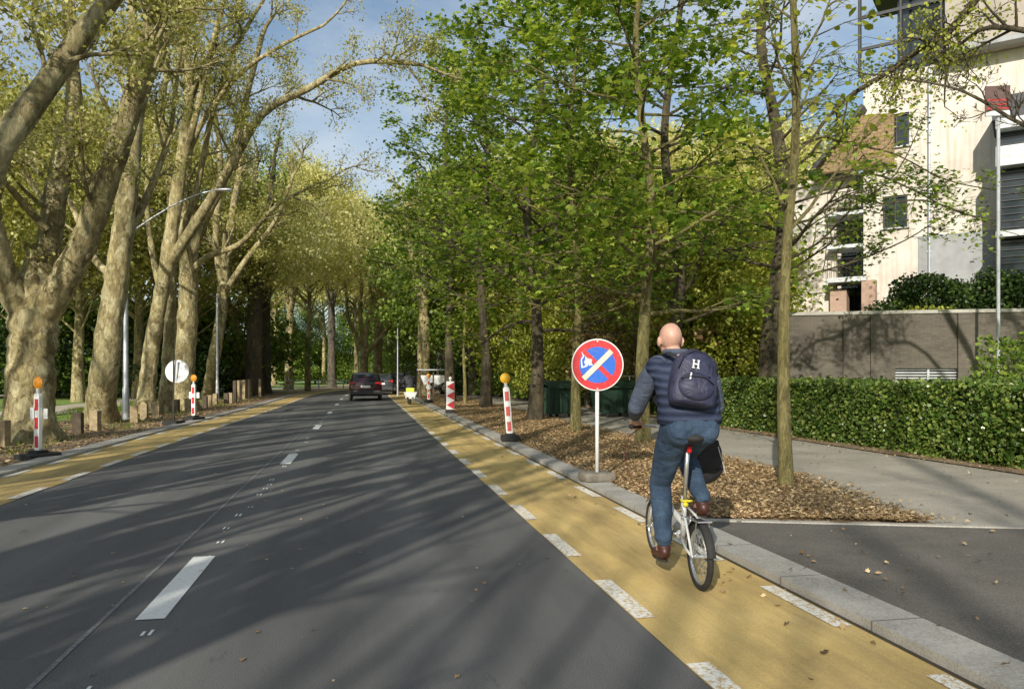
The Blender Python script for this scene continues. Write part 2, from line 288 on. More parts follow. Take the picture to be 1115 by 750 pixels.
# ------------------------------------------------------------------ mesh helpers
def link(ob, parent=None):
    COL.objects.link(ob)
    if parent is not None: ob.parent = parent
    return ob
def tag(o, label=None, cat=None, group=None, kind=None):
    if label: o['label'] = label
    if cat: o['category'] = cat
    if group: o['group'] = group
    if kind: o['kind'] = kind
    return o
def empty(name, loc=(0, 0, 0), rz=0.0, label=None, cat=None, group=None):
    o = bpy.data.objects.new(name, None); o.location = loc; o.rotation_euler = (0, 0, rz); o.empty_display_size = .2
    link(o); tag(o, label, cat, group); return o
class MB:
    def __init__(s): s.v = []; s.f = []; s.m = []; s.mi = 0
    def add(s, vs, fs, T=None):
        o = len(s.v)
        if T is not None: vs = [T @ Vector(v) for v in vs]
        s.v += [tuple(v) for v in vs]; s.f += [tuple(i+o for i in f) for f in fs]; s.m += [s.mi]*len(fs); return s
    def box(s, c, sz, T=None, bev=0.0):
        x, y, z = (k/2 for k in sz)
        if bev > 0:
            bm = bmesh.new(); bmesh.ops.create_cube(bm, size=1)
            bmesh.ops.scale(bm, vec=sz, verts=bm.verts); bmesh.ops.bevel(bm, geom=list(bm.edges), offset=bev, segments=2, affect='EDGES', profile=.5)
            bmesh.ops.translate(bm, vec=c, verts=bm.verts); bm.verts.index_update()
            vs = [v.co.copy() for v in bm.verts]; fs = [[v.index for v in f.verts] for f in bm.faces]; bm.free()
            return s.add(vs, fs, T)
        vs = [(c[0]+a*x, c[1]+b*y, c[2]+d*z) for a in (-1, 1) for b in (-1, 1) for d in (-1, 1)]
        return s.add(vs, [(0, 1, 3, 2), (4, 6, 7, 5), (0, 4, 5, 1), (2, 3, 7, 6), (0, 2, 6, 4), (1, 5, 7, 3)], T)
    def tube(s, pts, rad, n=8, T=None, cap=True, sq=(1, 1), bumpy=0.0, rng=None):
        pts = [Vector(p) for p in pts]
        if not hasattr(rad, '__len__'): rad = [rad]*len(pts)
        vs = []; fs = []; ref = None
        for i, p in enumerate(pts):
            d = (pts[min(i+1, len(pts)-1)]-pts[max(i-1, 0)])
            if d.length < 1e-9: d = Vector((0, 0, 1))
            d.normalize()
            if ref is None:
                ref = Vector((1, 0, 0)) if abs(d.x) < .8 else Vector((0, 1, 0))
            a = ref-d*ref.dot(d); a.normalize(); ref = a; b = d.cross(a)
            for k in range(n):
                t = 2*math.pi*k/n; r = rad[i]
                if bumpy: r *= 1+bumpy*(math.sin(3*t+i*.9)*.5+rng.uniform(-.6, .6))
                vs.append(p+a*(math.cos(t)*r*sq[0])+b*(math.sin(t)*r*sq[1]))
        for i in range(len(pts)-1):
            for k in range(n):
                k2 = (k+1) % n; fs.append((i*n+k, i*n+k2, (i+1)*n+k2, (i+1)*n+k))
        if cap:
            fs.append(tuple(range(n))[::-1]); fs.append(tuple((len(pts)-1)*n+k for k in range(n)))
        return s.add(vs, fs, T)
    def ell(s, c, r, T=None, n=16, m=10, rot=None):
        vs = []; fs = []
        for j in range(m+1):
            ph = math.pi*j/m
            for k in range(n):
                t = 2*math.pi*k/n; v = Vector((math.cos(t)*math.sin(ph)*r[0], math.sin(t)*math.sin(ph)*r[1], math.cos(ph)*r[2]))
                if rot is not None: v = rot @ v
                vs.append(v+Vector(c))
        for j in range(m):
            for k in range(n):
                k2 = (k+1) % n; fs.append((j*n+k, (j+1)*n+k, (j+1)*n+k2, j*n+k2))
        return s.add(vs, fs, T)
    def ring(s, c, R0, r, axis='X', n=32, k=8, T=None, sq=1.0):
        vs = []; fs = []
        for i in range(n):
            a = 2*math.pi*i/n
            for j in range(k):
                b = 2*math.pi*j/k; rr = R0+r*math.cos(b); h = r*math.sin(b)*sq
                if axis == 'X': v = (h, rr*math.cos(a), rr*math.sin(a))
                elif axis == 'Y': v = (rr*math.cos(a), h, rr*math.sin(a))
                else: v = (rr*math.cos(a), rr*math.sin(a), h)
                vs.append((v[0]+c[0], v[1]+c[1], v[2]+c[2]))
        for i in range(n):
            for j in range(k):
                i2 = (i+1) % n; j2 = (j+1) % k; fs.append((i*k+j, i2*k+j, i2*k+j2, i*k+j2))
        return s.add(vs, fs, T)
    def lathe(s, prof, n=24, T=None, c=(0, 0, 0)):
        vs = []; fs = []
        for r, z in prof:
            for k in range(n):
                t = 2*math.pi*k/n; vs.append((c[0]+r*math.cos(t), c[1]+r*math.sin(t), c[2]+z))
        for i in range(len(prof)-1):
            for k in range(n):
                k2 = (k+1) % n; fs.append((i*n+k, i*n+k2, (i+1)*n+k2, (i+1)*n+k))
        fs.append(tuple(range(n))[::-1]); fs.append(tuple((len(prof)-1)*n+k for k in range(n)))
        return s.add(vs, fs, T)
    def prism(s, poly, y0, y1, T=None):      # poly in x,z extruded along y
        n = len(poly); vs = [(x, y0, z) for x, z in poly]+[(x, y1, z) for x, z in poly]
        fs = [tuple(range(n)), tuple(range(2*n-1, n-1, -1))]+[(i, i+n, (i+1) % n+n, (i+1) % n) for i in range(n)]
        return s.add(vs, fs, T)
    def build(s, name, mats, parent=None, smooth=False, autos=None):
        me = bpy.data.meshes.new(name); me.from_pydata(s.v, [], s.f)
        if not isinstance(mats, (list, tuple)): mats = [mats]
        for m in mats: me.materials.append(MT[m] if isinstance(m, str) else m)
        if len(mats) > 1: me.polygons.foreach_set('material_index', s.m)
        bm = bmesh.new(); bm.from_mesh(me); bmesh.ops.recalc_face_normals(bm, faces=bm.faces); bm.to_mesh(me); bm.free()
        if smooth or autos:
            me.polygons.foreach_set('use_smooth', [True]*len(me.polygons))
            if autos: me.set_sharp_from_angle(angle=R(autos))
        me.update(); o = bpy.data.objects.new(name, me); return link(o, parent)
def remeshed(mb, name, mat, parent, voxel=.012, smooth=6):
    me = bpy.data.meshes.new('tmp'); me.from_pydata(mb.v, [], mb.f)
    bm = bmesh.new(); bm.from_mesh(me); bmesh.ops.recalc_face_normals(bm, faces=bm.faces); bm.to_mesh(me); bm.free()
    o = bpy.data.objects.new('tmp', me); COL.objects.link(o)
    a = o.modifiers.new('r', 'REMESH'); a.mode = 'VOXEL'; a.voxel_size = voxel; a.use_smooth_shade = True
    b = o.modifiers.new('s', 'SMOOTH'); b.iterations = smooth; b.factor = .5
    dg = bpy.context.evaluated_depsgraph_get(); ev = o.evaluated_get(dg)
    m2 = bpy.data.meshes.new_from_object(ev); m2.name = name
    COL.objects.unlink(o); bpy.data.objects.remove(o)
    m2.materials.clear(); m2.materials.append(MT[mat]); m2.polygons.foreach_set('use_smooth', [True]*len(m2.polygons))
    r = bpy.data.objects.new(name, m2); return link(r, parent)

def fastmesh(name, verts, k, mat):           # verts (n*k,3) -> n polygons of k corners
    nv = len(verts); nf = nv//k
    me = bpy.data.meshes.new(name); me.vertices.add(nv); me.vertices.foreach_set('co', np.asarray(verts, dtype=np.float32).ravel())
    me.loops.add(nv); me.loops.foreach_set('vertex_index', np.arange(nv, dtype=np.int32))
    me.polygons.add(nf); me.polygons.foreach_set('loop_start', np.arange(0, nv, k, dtype=np.int32))
    try: me.polygons.foreach_set('loop_total', np.full(nf, k, dtype=np.int32))
    except Exception: pass
    me.update(calc_edges=True); me.materials.append(MT[mat]); return me
SHAPES = {
    'diamond': np.array([(0, -.5, 0), (.28, -.08, .05), (0, .5, -.04), (-.28, -.08, .05)]),
    'round': np.array([(0, -.5, 0), (.36, -.25, .04), (.38, .15, .05), (0, .5, -.05), (-.38, .15, .05), (-.36, -.25, .04)]),
    'maple': np.array([(0, -.35, 0), (.30, -.28, -.05), (.20, -.08, .02), (.52, .08, -.08), (.20, .16, .03), (0, .58, -.09),
                       (-.20, .16, .03), (-.52, .08, -.08), (-.20, -.08, .02), (-.30, -.28, -.05)]),
    'clump': np.array([(-.1, -.5, 0), (.3, -.38, .1), (.22, -.1, -.05), (.5, .12, .12), (.12, .2, 0), (.05, .52, -.1), (-.18, .2, .1), (-.5, .22, -.08), (-.28, -.1, 0), (-.42, -.35, .1)]),
}
def leaves(name, cent, size, shape, mat, seed=1, flat=0.0, svar=.35):
    rs = np.random.RandomState(seed); n = len(cent); S = SHAPES[shape]; k = len(S)
    nrm = rs.normal(size=(n, 3)); nrm[:, 2] = np.abs(nrm[:, 2])+flat*2.5
    nrm /= np.linalg.norm(nrm, axis=1)[:, None]
    t = rs.normal(size=(n, 3)); t -= nrm*np.sum(t*nrm, axis=1)[:, None]; t /= np.linalg.norm(t, axis=1)[:, None]
    b = np.cross(nrm, t)
    sz = size*(1+svar*rs.uniform(-1, 1, n))
    V = cent[:, None, :]+sz[:, None, None]*(S[None, :, 0:1]*t[:, None, :]+S[None, :, 1:2]*b[:, None, :]+S[None, :, 2:3]*nrm[:, None, :])
    return fastmesh(name, V.reshape(-1, 3), k, mat)

# ------------------------------------------------------------------ trees
def rdir(rng):
    while True:
        v = Vector((rng.uniform(-1, 1), rng.uniform(-1, 1), rng.uniform(-1, 1)))
        if .05 < v.length < 1: return v.normalized()
def away(rng, d, ang):
    p = rdir(rng); p = (p-d*p.dot(d)).normalized()
    return (d*math.cos(ang)+p*math.sin(ang)).normalized()
class Tree:
    def __init__(s, seed, **kw):
        s.rng = random.Random(seed); s.seed = seed; s.mb = MB(); s.tips = []
        s.kw = dict(maxl=3, nch=(7, 6, 5), ang=(.6, .8, .8), ratio=(.55, .5, .5), up=.08, wander=.18, lvlflat=0.0, minr=.006); s.kw.update(kw)
    def limb(s, pts, r0, r1, n=10, bumpy=.05, flare=0.0, sub=3, spawn=(.3, 1.0), count=8, lvl=1, lenf=None, knobs=0):
        rng = s.rng; P_ = [Vector(p) for p in pts]; out = []
        # catmull-rom refinement
        for i in range(len(P_)-1):
            a = P_[max(i-1, 0)]; b = P_[i]; c = P_[i+1]; d = P_[min(i+2, len(P_)-1)]
            for j in range(sub):
                t = j/sub; t2 = t*t; t3 = t2*t
                out.append(.5*((2*b)+(-a+c)*t+(2*a-5*b+4*c-d)*t2+(-a+3*b-3*c+d)*t3))
        out.append(P_[-1]); m = len(out); rad = []
        for i in range(m):
            t = i/(m-1); r = r0+(r1-r0)*t**.8
            if flare and t < .25: r *= 1+flare*(1-t/.25)**2.2
            r *= 1+rng.uniform(-bumpy, bumpy)*.8
            rad.append(r)
        s.mb.tube(out, rad, n, bumpy=bumpy*.7, rng=rng, cap=False)
        if r0 > .2:
            for _ in range(knobs):
                i = rng.randrange(1, m-1); q = out[i]+Vector((rng.uniform(-1, 1), rng.uniform(-1, 1), 0)).normalized()*rad[i]*.66
                s.mb.ell(q, (rad[i]*.42, rad[i]*.42, rad[i]*.75), n=10, m=7)
        L = sum((out[i+1]-out[i]).length for i in range(m-1))
        for _ in range(count):
            t = rng.uniform(*spawn); i = min(int(t*(m-1)), m-2); q = out[i].lerp(out[i+1], t*(m-1)-i); d = (out[i+1]-out[i]).normalized()
            ll = (lenf or L*.45)*rng.uniform(.6, 1.15)*(1-.35*t)
            s.grow(q, away(rng, d, rng.uniform(.5, 1.1)), ll, min(rad[i]*.55, .02+ll*.018), lvl)
        s.grow(out[-1], (out[-1]-out[-2]).normalized(), (lenf or L*.45), r1*.95, lvl)
        return out, rad
    def grow(s, p, d, L, r, lvl):
        k = s.kw; rng = s.rng; n = 5 if lvl <= 1 else (4 if lvl == 2 else 3)
        pts = [p.copy()]; q = p.copy(); dd = d.copy()
        for i in range(n):
            dd = (dd+rdir(rng)*k['wander']+Vector((0, 0, k['up']))); 
            if k['lvlflat'] and lvl >= 2: dd.z *= (1-k['lvlflat'])
            dd.normalize(); q = q+dd*(L/n); pts.append(q.copy())
        rad = [max(k['minr']*.5, r*(1-.75*i/n)) for i in range(n+1)]
        s.mb.tube(pts, rad, 6 if lvl <= 1 else (4 if lvl == 2 else 3), cap=False)
        if lvl >= k['maxl']:
            s.tips.append(pts); return
        for _ in range(k['nch'][min(lvl, len(k['nch'])-1)]):
            t = rng.uniform(.25, 1.0); i = min(int(t*n), n-1); b = pts[i].lerp(pts[i+1], t*n-i); dr = (pts[i+1]-pts[i]).normalized()
            s.grow(b, away(rng, dr, rng.uniform(.7, 1.2)*k['ang'][min(lvl, 2)]), L*k['ratio'][min(lvl, 2)]*rng.uniform(.7, 1.2)*(1-.3*t), rad[i]*.6, lvl+1)
        if lvl == k['maxl']-1: s.tips.append(pts[-3:])
    def leafpts(s, per, spread, z0=-99):
        rs = np.random.RandomState(s.seed+7); tp = [np.array([tuple(v) for v in t]) for t in s.tips]
        out = []
        for t in tp:
            n = per if isinstance(per, int) else int(per)
            u = rs.uniform(.15, 1, n)*(len(t)-1); i = np.minimum(u.astype(int), len(t)-2); f = (u-i)[:, None]
            out.append(t[i]*(1-f)+t[i+1]*f+rs.normal(size=(n, 3))*spread)
        o = np.concatenate(out); return o[o[:, 2] > z0]
    def finish(s, name, root, bark, leaf, shape, size, per, spread, flat=0, z0=-99):
        if root is None: root = empty(name)
        base = root.location.copy()
        T = Matrix.Translation(-base)
        s.mb.v = [tuple(Vector(v)-base) for v in s.mb.v]
        t = s.mb.build('trunk', bark, root, smooth=True)
        if per > 0:
            c = s.leafpts(per, spread, z0)-np.array(tuple(base))
            me = leaves('crown', c, size, shape, leaf, s.seed, flat)
            link(bpy.data.objects.new('crown', me), root)
        return root
def copy_tree(o, loc, rz=0, sc=1.0, label=None, group=None, cat=None):
    c = o.copy(); COL.objects.link(c); c.location = loc; c.rotation_euler = (0, 0, rz); c.scale = (sc, sc, sc) if not hasattr(sc, '__len__') else sc
    if label: c['label'] = label
    if group: c['group'] = group
    if cat: c['category'] = cat
    for ch in list(o.children):
        d = ch.copy(); COL.objects.link(d); d.parent = c
        for g in list(ch.children):
            e = g.copy(); COL.objects.link(e); e.parent = d
    return c

# ------------------------------------------------------------------ ground
def cshift(y): return .0036*(y-50)**2 if y > 50 else 0.0
def eR(y): return 1.63+cshift(y)
def eC(y): return -1.28+cshift(y)
def eL(y):
    t = min(max((y-14)/26, 0), 1); return -4.06+.42*t*t*(3-2*t)+cshift(y)*.95
def ribbon(name, fa, fb, y0, y1, z, mat, step=1.0, kind='structure', parent=None, thick=0.0, sub=1):
    mb = MB(); n = max(1, int((y1-y0)/step)); vs = []
    for i in range(n+1):
        y = y0+(y1-y0)*i/n; vs += [(fa(y), y, z), (fb(y), y, z)]
    fs = [(2*i, 2*i+1, 2*i+3, 2*i+2) for i in range(n)]
    if thick:
        m = len(vs); vs += [(v[0], v[1], z-thick) for v in vs]
        for i in range(n):
            fs += [(2*i, 2*i+2, m+2*i+2, m+2*i), (2*i+1, m+2*i+1, m+2*i+3, 2*i+3)]
        fs += [(0, m, m+1, 1), (2*n, 2*n+1, m+2*n+1, m+2*n)]
    mb.add(vs, fs); o = mb.build(name, mat, parent); tag(o, kind=kind); return o
YE = 128.0
# big ground sheet
mb = MB(); g = 60; ext = 900
xs = [math.copysign(abs(i/g*2-1)**2.2*ext, i/g*2-1) for i in range(g+1)]
def gz(x, y):
    z = -.03
    return z
vs = [(x, y+60, gz(x, y)) for y in xs for x in xs]
mb.add(vs, [(j*(g+1)+i, j*(g+1)+i+1, (j+1)*(g+1)+i+1, (j+1)*(g+1)+i) for j in range(g) for i in range(g)])
tag(mb.build('ground', 'grass'), kind='structure')
ribbon('road', lambda y: eL(y)-.02, lambda y: eR(y)+.02, -30, YE, 0.0, 'asphalt')
ribbon('cycle_lane_right', eR, lambda y: eR(y)+1.27, -30, YE, .005, 'ochre')
ribbon('cycle_lane_left', lambda y: eL(y)-1.12, eL, -30, YE, .005, 'ochre')
ribbon('kerb_right', lambda y: eR(y)+1.27, lambda y: eR(y)+1.60, -30, YE, .065, 'kerb', thick=.09)
ribbon('kerb_left', lambda y: eL(y)-1.47, lambda y: eL(y)-1.12, -30, YE, .05, 'kerb', thick=.09)
ribbon('gutter_strip', lambda y: eR(y)+1.235, lambda y: eR(y)+1.268, -30, YE, .0085, 'soil_dark')
ribbon('verge_left', lambda y: eL(y)-5.6, lambda y: eL(y)-1.47, -30, YE, .012, 'soil')
ribbon('footpath_left', lambda y: eL(y)-10.5, lambda y: eL(y)-7.4, -30, YE, .006, 'path')
ribbon('footpath_park', lambda y: eL(y)-22, lambda y: eL(y)-18.5, -30, YE, .006, 'path')
# woodchip verge on the right with gently uneven surface
def verge_right():
    mb = MB(); rs = random.Random(5); nx = 14; ys = [7.0+i*.4 for i in range(300)]
    vs = []
    for y in ys:
        for i in range(nx+1):
            t = i/nx; x0 = eR(y)+1.60; x1 = cshift(y)+6.1+.12*math.sin(y*1.3)-.6*max(0, 1-(y-7)/3.5)
            x = x0+(x1-x0)*t; h = .03+.03*math.sin(t*math.pi)+rs.uniform(-.008, .008)
            yy = y
            if y < 7.6: yy = 7.05-.33*(x-3.6)+(y-7.0)*1.6; 
            vs.append((x, yy, h))
    mb.add(vs, [(j*(nx+1)+i, j*(nx+1)+i+1, (j+1)*(nx+1)+i+1, (j+1)*(nx+1)+i) for j in range(len(ys)-1) for i in range(nx)])
    tag(mb.build('verge_right', 'litter', smooth=True), kind='structure')
verge_right()
ribbon('pavement_right', lambda y: cshift(y)+5.0, lambda y: cshift(y)+9.5, -30, YE, .02, 'pavement')
ribbon('planting_strip', lambda y: cshift(y)+9.45, lambda y: cshift(y)+11.2, -30, YE, .04, 'soil')
mb = MB(); mb.add([(3.23, -30, .048), (12, -30, .048), (12, 4.5, .048), (6.6, 6.05, .048), (3.23, 7.17, .048)], [(0, 1, 2, 3, 4)])
tag(mb.build('driveway', 'old_asphalt'), kind='structure')
mb = MB()
a = Vector((3.24, 7.18, 0)); b_ = Vector((6.5, 6.1, 0)); dv = (b_-a).normalized(); nv = Vector((-dv.y, dv.x, 0))*.045
mb.add([a-nv+Vector((0, 0, z)) for z in (0,)]+[b_-nv, b_+nv, a+nv]+[q+Vector((0, 0, .062)) for q in (a-nv, b_-nv, b_+nv, a+nv)], [(0, 1, 2, 3), (4, 5, 6, 7), (0, 1, 5, 4), (1, 2, 6, 5), (2, 3, 7, 6), (3, 0, 4, 7)])
tag(mb.build('edging_kerb', 'kerb'), kind='structure')
# markings
def quad(mb, xa, xb, y0, y1, z):
    mb.add([(xa(y0), y0, z), (xb(y0), y0, z), (xb(y1), y1, z), (xa(y1), y1, z)], [(0, 1, 2, 3)])
mb = MB(); y = 5.04-8.27*3
while y < YE:
    quad(mb, lambda t: eC(t)-.085, lambda t: eC(t)+.085, y, y+1.65, .006); y += 8.27
tag(mb.build('centre_line_marking', 'paint'), kind='structure')
mb = MB(); y = 5.36-1.63*14
while y < YE:
    quad(mb, lambda t: eR(t)+.002, lambda t: eR(t)+.13, y-.88, y, .011)
    quad(mb, lambda t: eR(t)+1.10, lambda t: eR(t)+1.215, y-.37-.88, y-.37, .0115)
    quad(mb, lambda t: eL(t)-.13, lambda t: eL(t)-.002, y-1.7, y-.75, .011)
    quad(mb, lambda t: eL(t)-1.09, lambda t: eL(t)-.98, y-1.2, y-.3, .0115)
    y += 1.63
tag(mb.build('cycle_lane_marking', 'wornpaint'), kind='structure')
mb = MB(); rs = random.Random(3); y = -6
while y < 60:
    if rs.random() < .75:
        x = -1.27+rs.uniform(-.04, .04); l_ = rs.uniform(.06, .2)
        for o_ in (-.028, .012): quad(mb, lambda t: x+o_+cshift(t), lambda t: x+o_+.018+cshift(t), y, y+l_*rs.uniform(.7, 1.1), .0045)
    y += rs.uniform(.35, .9)
tag(mb.build('old_line_marking', 'paint'), kind='structure')
ribbon('road_joint', lambda y: eC(y)-.30, lambda y: eC(y)-.27, -30, YE, .004, 'faded')

# sparse paint flecks and debris on the road
rs = np.random.RandomState(8)
n = 500; c = np.stack([rs.uniform(-4, 1.6, n), rs.uniform(1.5, 30, n), np.full(n, .008)], 1)
me = leaves('road_litter', c, .028, 'clump', 'litter_leaf', 4, flat=3)
tag(link(bpy.data.objects.new('road_litter', me)), 'tiny leaf scraps scattered on the dark asphalt', 'leaf litter', kind='stuff')
# fallen leaves on verge (right) and pavement edge
n = 95000; y = 6.6+rs.uniform(0, 1, n)**1.7*38
x = 3.2+rs.uniform(0, 1, n)*3.1
keep = (y > 7.25-.33*(x-3.3)+rs.normal(size=n)*.04) & (x < 6.2-.9*np.maximum(0, 1-(y-6.6)/3.5)+rs.normal(size=n)*.16); x = x[keep]; y = y[keep]
c = np.stack([x, y, .065+.02*np.sin((x-3.2)/3.1*math.pi)+rs.uniform(0, .02, len(x))], 1)
n2 = 900; c2 = np.stack([rs.uniform(3.0, 9.8, n2)**1, 2+rs.uniform(0, 1, n2)**1.3*24, np.full(n2, .075)], 1)
n3 = 260; c3 = np.stack([rs.normal(size=n3)*.25+2.75, rs.uniform(3, 25, n3), np.full(n3, .02)], 1)
n4 = 3500; c4 = np.stack([9.75+rs.normal(size=n4)*.25, 4+rs.uniform(0, 1, n4)*30, np.full(n4, .06)], 1)
me = leaves('fallen_leaves', np.concatenate([c, c2, c3, c4]), .034, 'clump', 'litter_leaf', 9, flat=.9, svar=.6)
tag(link(bpy.data.objects.new('fallen_leaves', me)), 'dry brown leaf litter covering the verge under the right hand trees', 'fallen leaves', kind='stuff')
n = 14000; xx = -5.6-rs.uniform(0, 1, n)*3.6; yy = 6+rs.uniform(0, 1, n)*45
me = leaves('fallen_leaves', np.stack([xx, yy, np.full(n, .03)], 1), .06, 'clump', 'litter_leaf', 19, flat=.9, svar=.5)
tag(link(bpy.data.objects.new('fallen_leaves', me)), 'brown leaf litter on the soil around the left hand trunks', 'fallen leaves', kind='stuff')
# grass tufts
def blades(cent, h, seed):
    rs = np.random.RandomState(seed); n = len(cent); a = rs.uniform(0, 2*math.pi, n); hh = h*rs.uniform(.5, 1.2, n)
    w = .012+0*a; dx = np.cos(a); dy = np.sin(a); lean = rs.normal(size=(n, 2))*.35
    p0 = cent+np.stack([dx*w, dy*w, 0*a], 1); p1 = cent-np.stack([dx*w, dy*w, 0*a], 1); p2 = cent+np.stack([lean[:, 0]*hh, lean[:, 1]*hh, hh], 1)
    return np.stack([p0, p1, p2], 1).reshape(-1, 3)
n = 40000; xx = -9.3-rs.uniform(0, 1, n)*2.6; xx[:9000] = -6.2-rs.uniform(0, 1, 9000)*3.2; yy = 10+rs.uniform(0, 1, n)*40
msk = (np.sin(xx*2.1+yy*.9)+np.sin(yy*1.7-xx)+rs.normal(size=n)*.6) > .2
cc = np.stack([xx, yy, np.zeros(n)], 1)[msk]
me = fastmesh('grass', blades(cc, .14, 3), 3, 'grass_blade')
tag(link(bpy.data.objects.new('grass', me)), 'thin green grass between the left verge and the park path', 'grass', kind='stuff')

# ------------------------------------------------------------------ left plane trees
PL = dict(maxl=3, nch=(6, 6, 5), minr=.010, ang=(.7, .8, .8), ratio=(.55, .52, .5), up=.05, wander=.28)
def pts(d, *pp, dd=0.0):
    n = len(pp); return [P(a, b, d+dd*i/(n-1)) for i, (a, b) in enumerate(pp)]
def plane_tree(seed, base_px, d, trunk, limbs, r0, label, leafn=9, cnt=7, lenf=2.4):
    base = G(*base_px); t = Tree(seed, **PL)
    root = empty('plane_tree', base, 0, label, 'tree', 'plane trees along the left verge')
    tr = [Vector((base.x, base.y, -.1))]+[P(a, b, d) for a, b in trunk]
    t.limb(tr, r0[0], r0[1], n=22, bumpy=.10, flare=.5, count=0, knobs=7, sub=7)
    # buttress roots
    for k in range(6):
        a = k*1.05+seed; e = Vector((math.cos(a), math.sin(a), 0))
        t.mb.tube([tr[0]+Vector((0, 0, .6))+e*r0[0]*.55, tr[0]+Vector((0, 0, .3))+e*r0[0]*.95, tr[0]+Vector((0, 0, .06))+e*r0[0]*1.55], [r0[0]*.38, r0[0]*.33, r0[0]*.16], 8, cap=False)
    t.mb.v = t.mb.v
    for lp, dd, ra, rb in limbs:
        q = [P(a, b, d+dd*i/(len(lp)-1)) for i, (a, b) in enumerate(lp)]
        t.limb(q, ra, rb, n=12, bumpy=.07, count=cnt+(8 if len(lp) > 6 else 0), lvl=1, lenf=lenf, sub=4, spawn=(.35, 1), knobs=3)
    return t.finish('plane_tree', root, 'plane_bark', 'plane_leaf', 'clump', .072, leafn, .17)

plane_tree(11, (32, 481), 17.1, [(33, 420), (36, 370), (38, 338)],
    [([(34, 352), (12, 315), (-2, 275), (-14, 210), (-25, 120), (-30, 0)], -1.5, .33, .14),
     ([(36, 350), (45, 315), (53, 270), (62, 205), (70, 160), (80, 118), (78, 60), (72, -30)], 1.0, .34, .13),
     ([(42, 350), (70, 305), (92, 262), (115, 200), (135, 140), (152, 85), (164, 30), (178, -40)], -1.0, .36, .16),
     ([(50, 250), (20, 215), (0, 195), (-30, 180)], -1.5, .09, .05)],
    (.50, .47), 'stout plane tree forking low, in front of the leftmost striped beacon post', 8)
plane_tree(12, (109, 461), 22.6, [(113, 410), (123, 330), (133, 260), (141, 190), (147, 120)],
    [([(146, 130), (152, 95), (146, 40), (140, -30)], .5, .22, .10),
     ([(146, 130), (160, 90), (172, 40), (180, -40)], -.8, .22, .10),
     ([(126, 300), (105, 285), (85, 240), (60, 190), (20, 165)], 2.0, .13, .05),
     ([(131, 270), (150, 235), (170, 190), (186, 140), (194, 70)], 1.5, .14, .06)],
    (.42, .25), 'tall single-stemmed plane tree beside the silver lamp post', 8)
plane_tree(13, (159, 452), 28.5, [(161, 415), (168, 360), (180, 300), (190, 230), (200, 160)],
    [([(199, 170), (205, 110), (202, 50), (208, -20)], 0, .2, .1),
     ([(185, 285), (215, 240), (245, 192), (285, 125), (335, 97), (388, 69), (446, 69)], -3.0, .22, .07),
     ([(198, 180), (215, 120), (228, 60), (250, -20)], -1, .15, .07),
     ([(176, 320), (165, 270), (160, 210), (168, 140)], 1, .14, .07)],
    (.33, .22), 'leaning plane tree behind the white round sign back, with a long branch over the road', 9)
plane_tree(17, (180, 450), 29.5, [(182, 410), (185, 362), (186, 300), (188, 240)],
    [([(188, 245), (184, 190), (176, 130), (182, 60), (175, -10)], 0, .17, .08), ([(188, 245), (198, 190), (222, 130), (262, 80), (310, 48), (352, 28)], -2, .15, .05), ([(187, 270), (212, 215), (232, 120), (258, 50), (290, -5)], -1, .15, .06)],
    (.26, .19), 'slim darker plane stem standing close to the leaning plane tree', 8)
plane_tree(14, (201, 447), 31.5, [(200, 410), (203, 370), (205, 320), (206, 270)],
    [([(206, 275), (200, 220), (206, 150), (206, 90), (190, 0)], 0, .28, .12),
     ([(206, 280), (225, 235), (246, 190), (262, 130), (285, 40)], -1.0, .24, .10),
     ([(205, 300), (225, 280), (262, 265), (300, 225), (345, 200)], -2.0, .16, .05)],
    (.46, .35), 'thick plane tree behind the second beacon post on the left', 9)
plane_tree(15, (226, 434), 44, [(233, 390), (240, 350), (243, 310)],
    [([(243, 312), (250, 250), (262, 180), (270, 100)], 0, .28, .12),
     ([(243, 312), (235, 260), (240, 180), (232, 110)], -1, .24, .12),
     ([(243, 320), (270, 280), (300, 240), (320, 190)], -2, .2, .08)],
    (.35, .28), 'slanting plane tree just past the short wooden posts', 9)
plane_tree(16, (258, 428), 56, [(257, 400), (262, 385), (258, 360), (248, 335)],
    [([(248, 336), (240, 300), (245, 240), (240, 160)], 0, .3, .12), ([(252, 345), (275, 300), (290, 240), (300, 160)], 0, .24, .1)],
    (.5, .34), 'crooked plane tree bent like an elbow beyond the wooden posts', 9)
# trees standing beside and behind the viewer: one bough reaches the frame, the unseen rest are shaped or added to shadow the road
def t0():
    base = Vector((-7.6, 7.2, 0)); t = Tree(21, **PL)
    root = empty('plane_tree', base, 0, 'big plane tree at the left edge whose bough crosses the upper left corner', 'tree')
    t.limb([(-7.6, 7.2, -.1), (-7.5, 7.3, 1.5), (-7.3, 7.6, 3.0)], .46, .40, n=18, flare=.4, count=0, sub=5)
    t.limb([Vector((-7.3, 7.6, 2.9)), P(-60, 215, 11), P(0, 158, 11.4), P(45, 100, 11.8), P(85, 45, 12), P(125, -5, 12.3), P(190, -90, 12.8), P(240, -190, 13)], .27, .10, n=14, sub=4, count=7, lenf=2.2, spawn=(.45, 1), knobs=4)
    t.limb([(-7.3, 7.6, 2.9), (-7.6, 7.0, 5), (-7.4, 6.4, 8), (-7.9, 6, 11), (-8, 5.6, 14)], .3, .1, n=12, sub=4, count=9, lenf=2.6)
    t.limb([(-7.3, 7.6, 2.8), (-8.6, 8, 4.6), (-10, 8.3, 7), (-11, 8.4, 10)], .25, .09, n=10, sub=3, count=8, lenf=2.6)
    t.finish('plane_tree', root, 'plane_bark', 'plane_leaf', 'clump', .085, 8, .16)
t0()
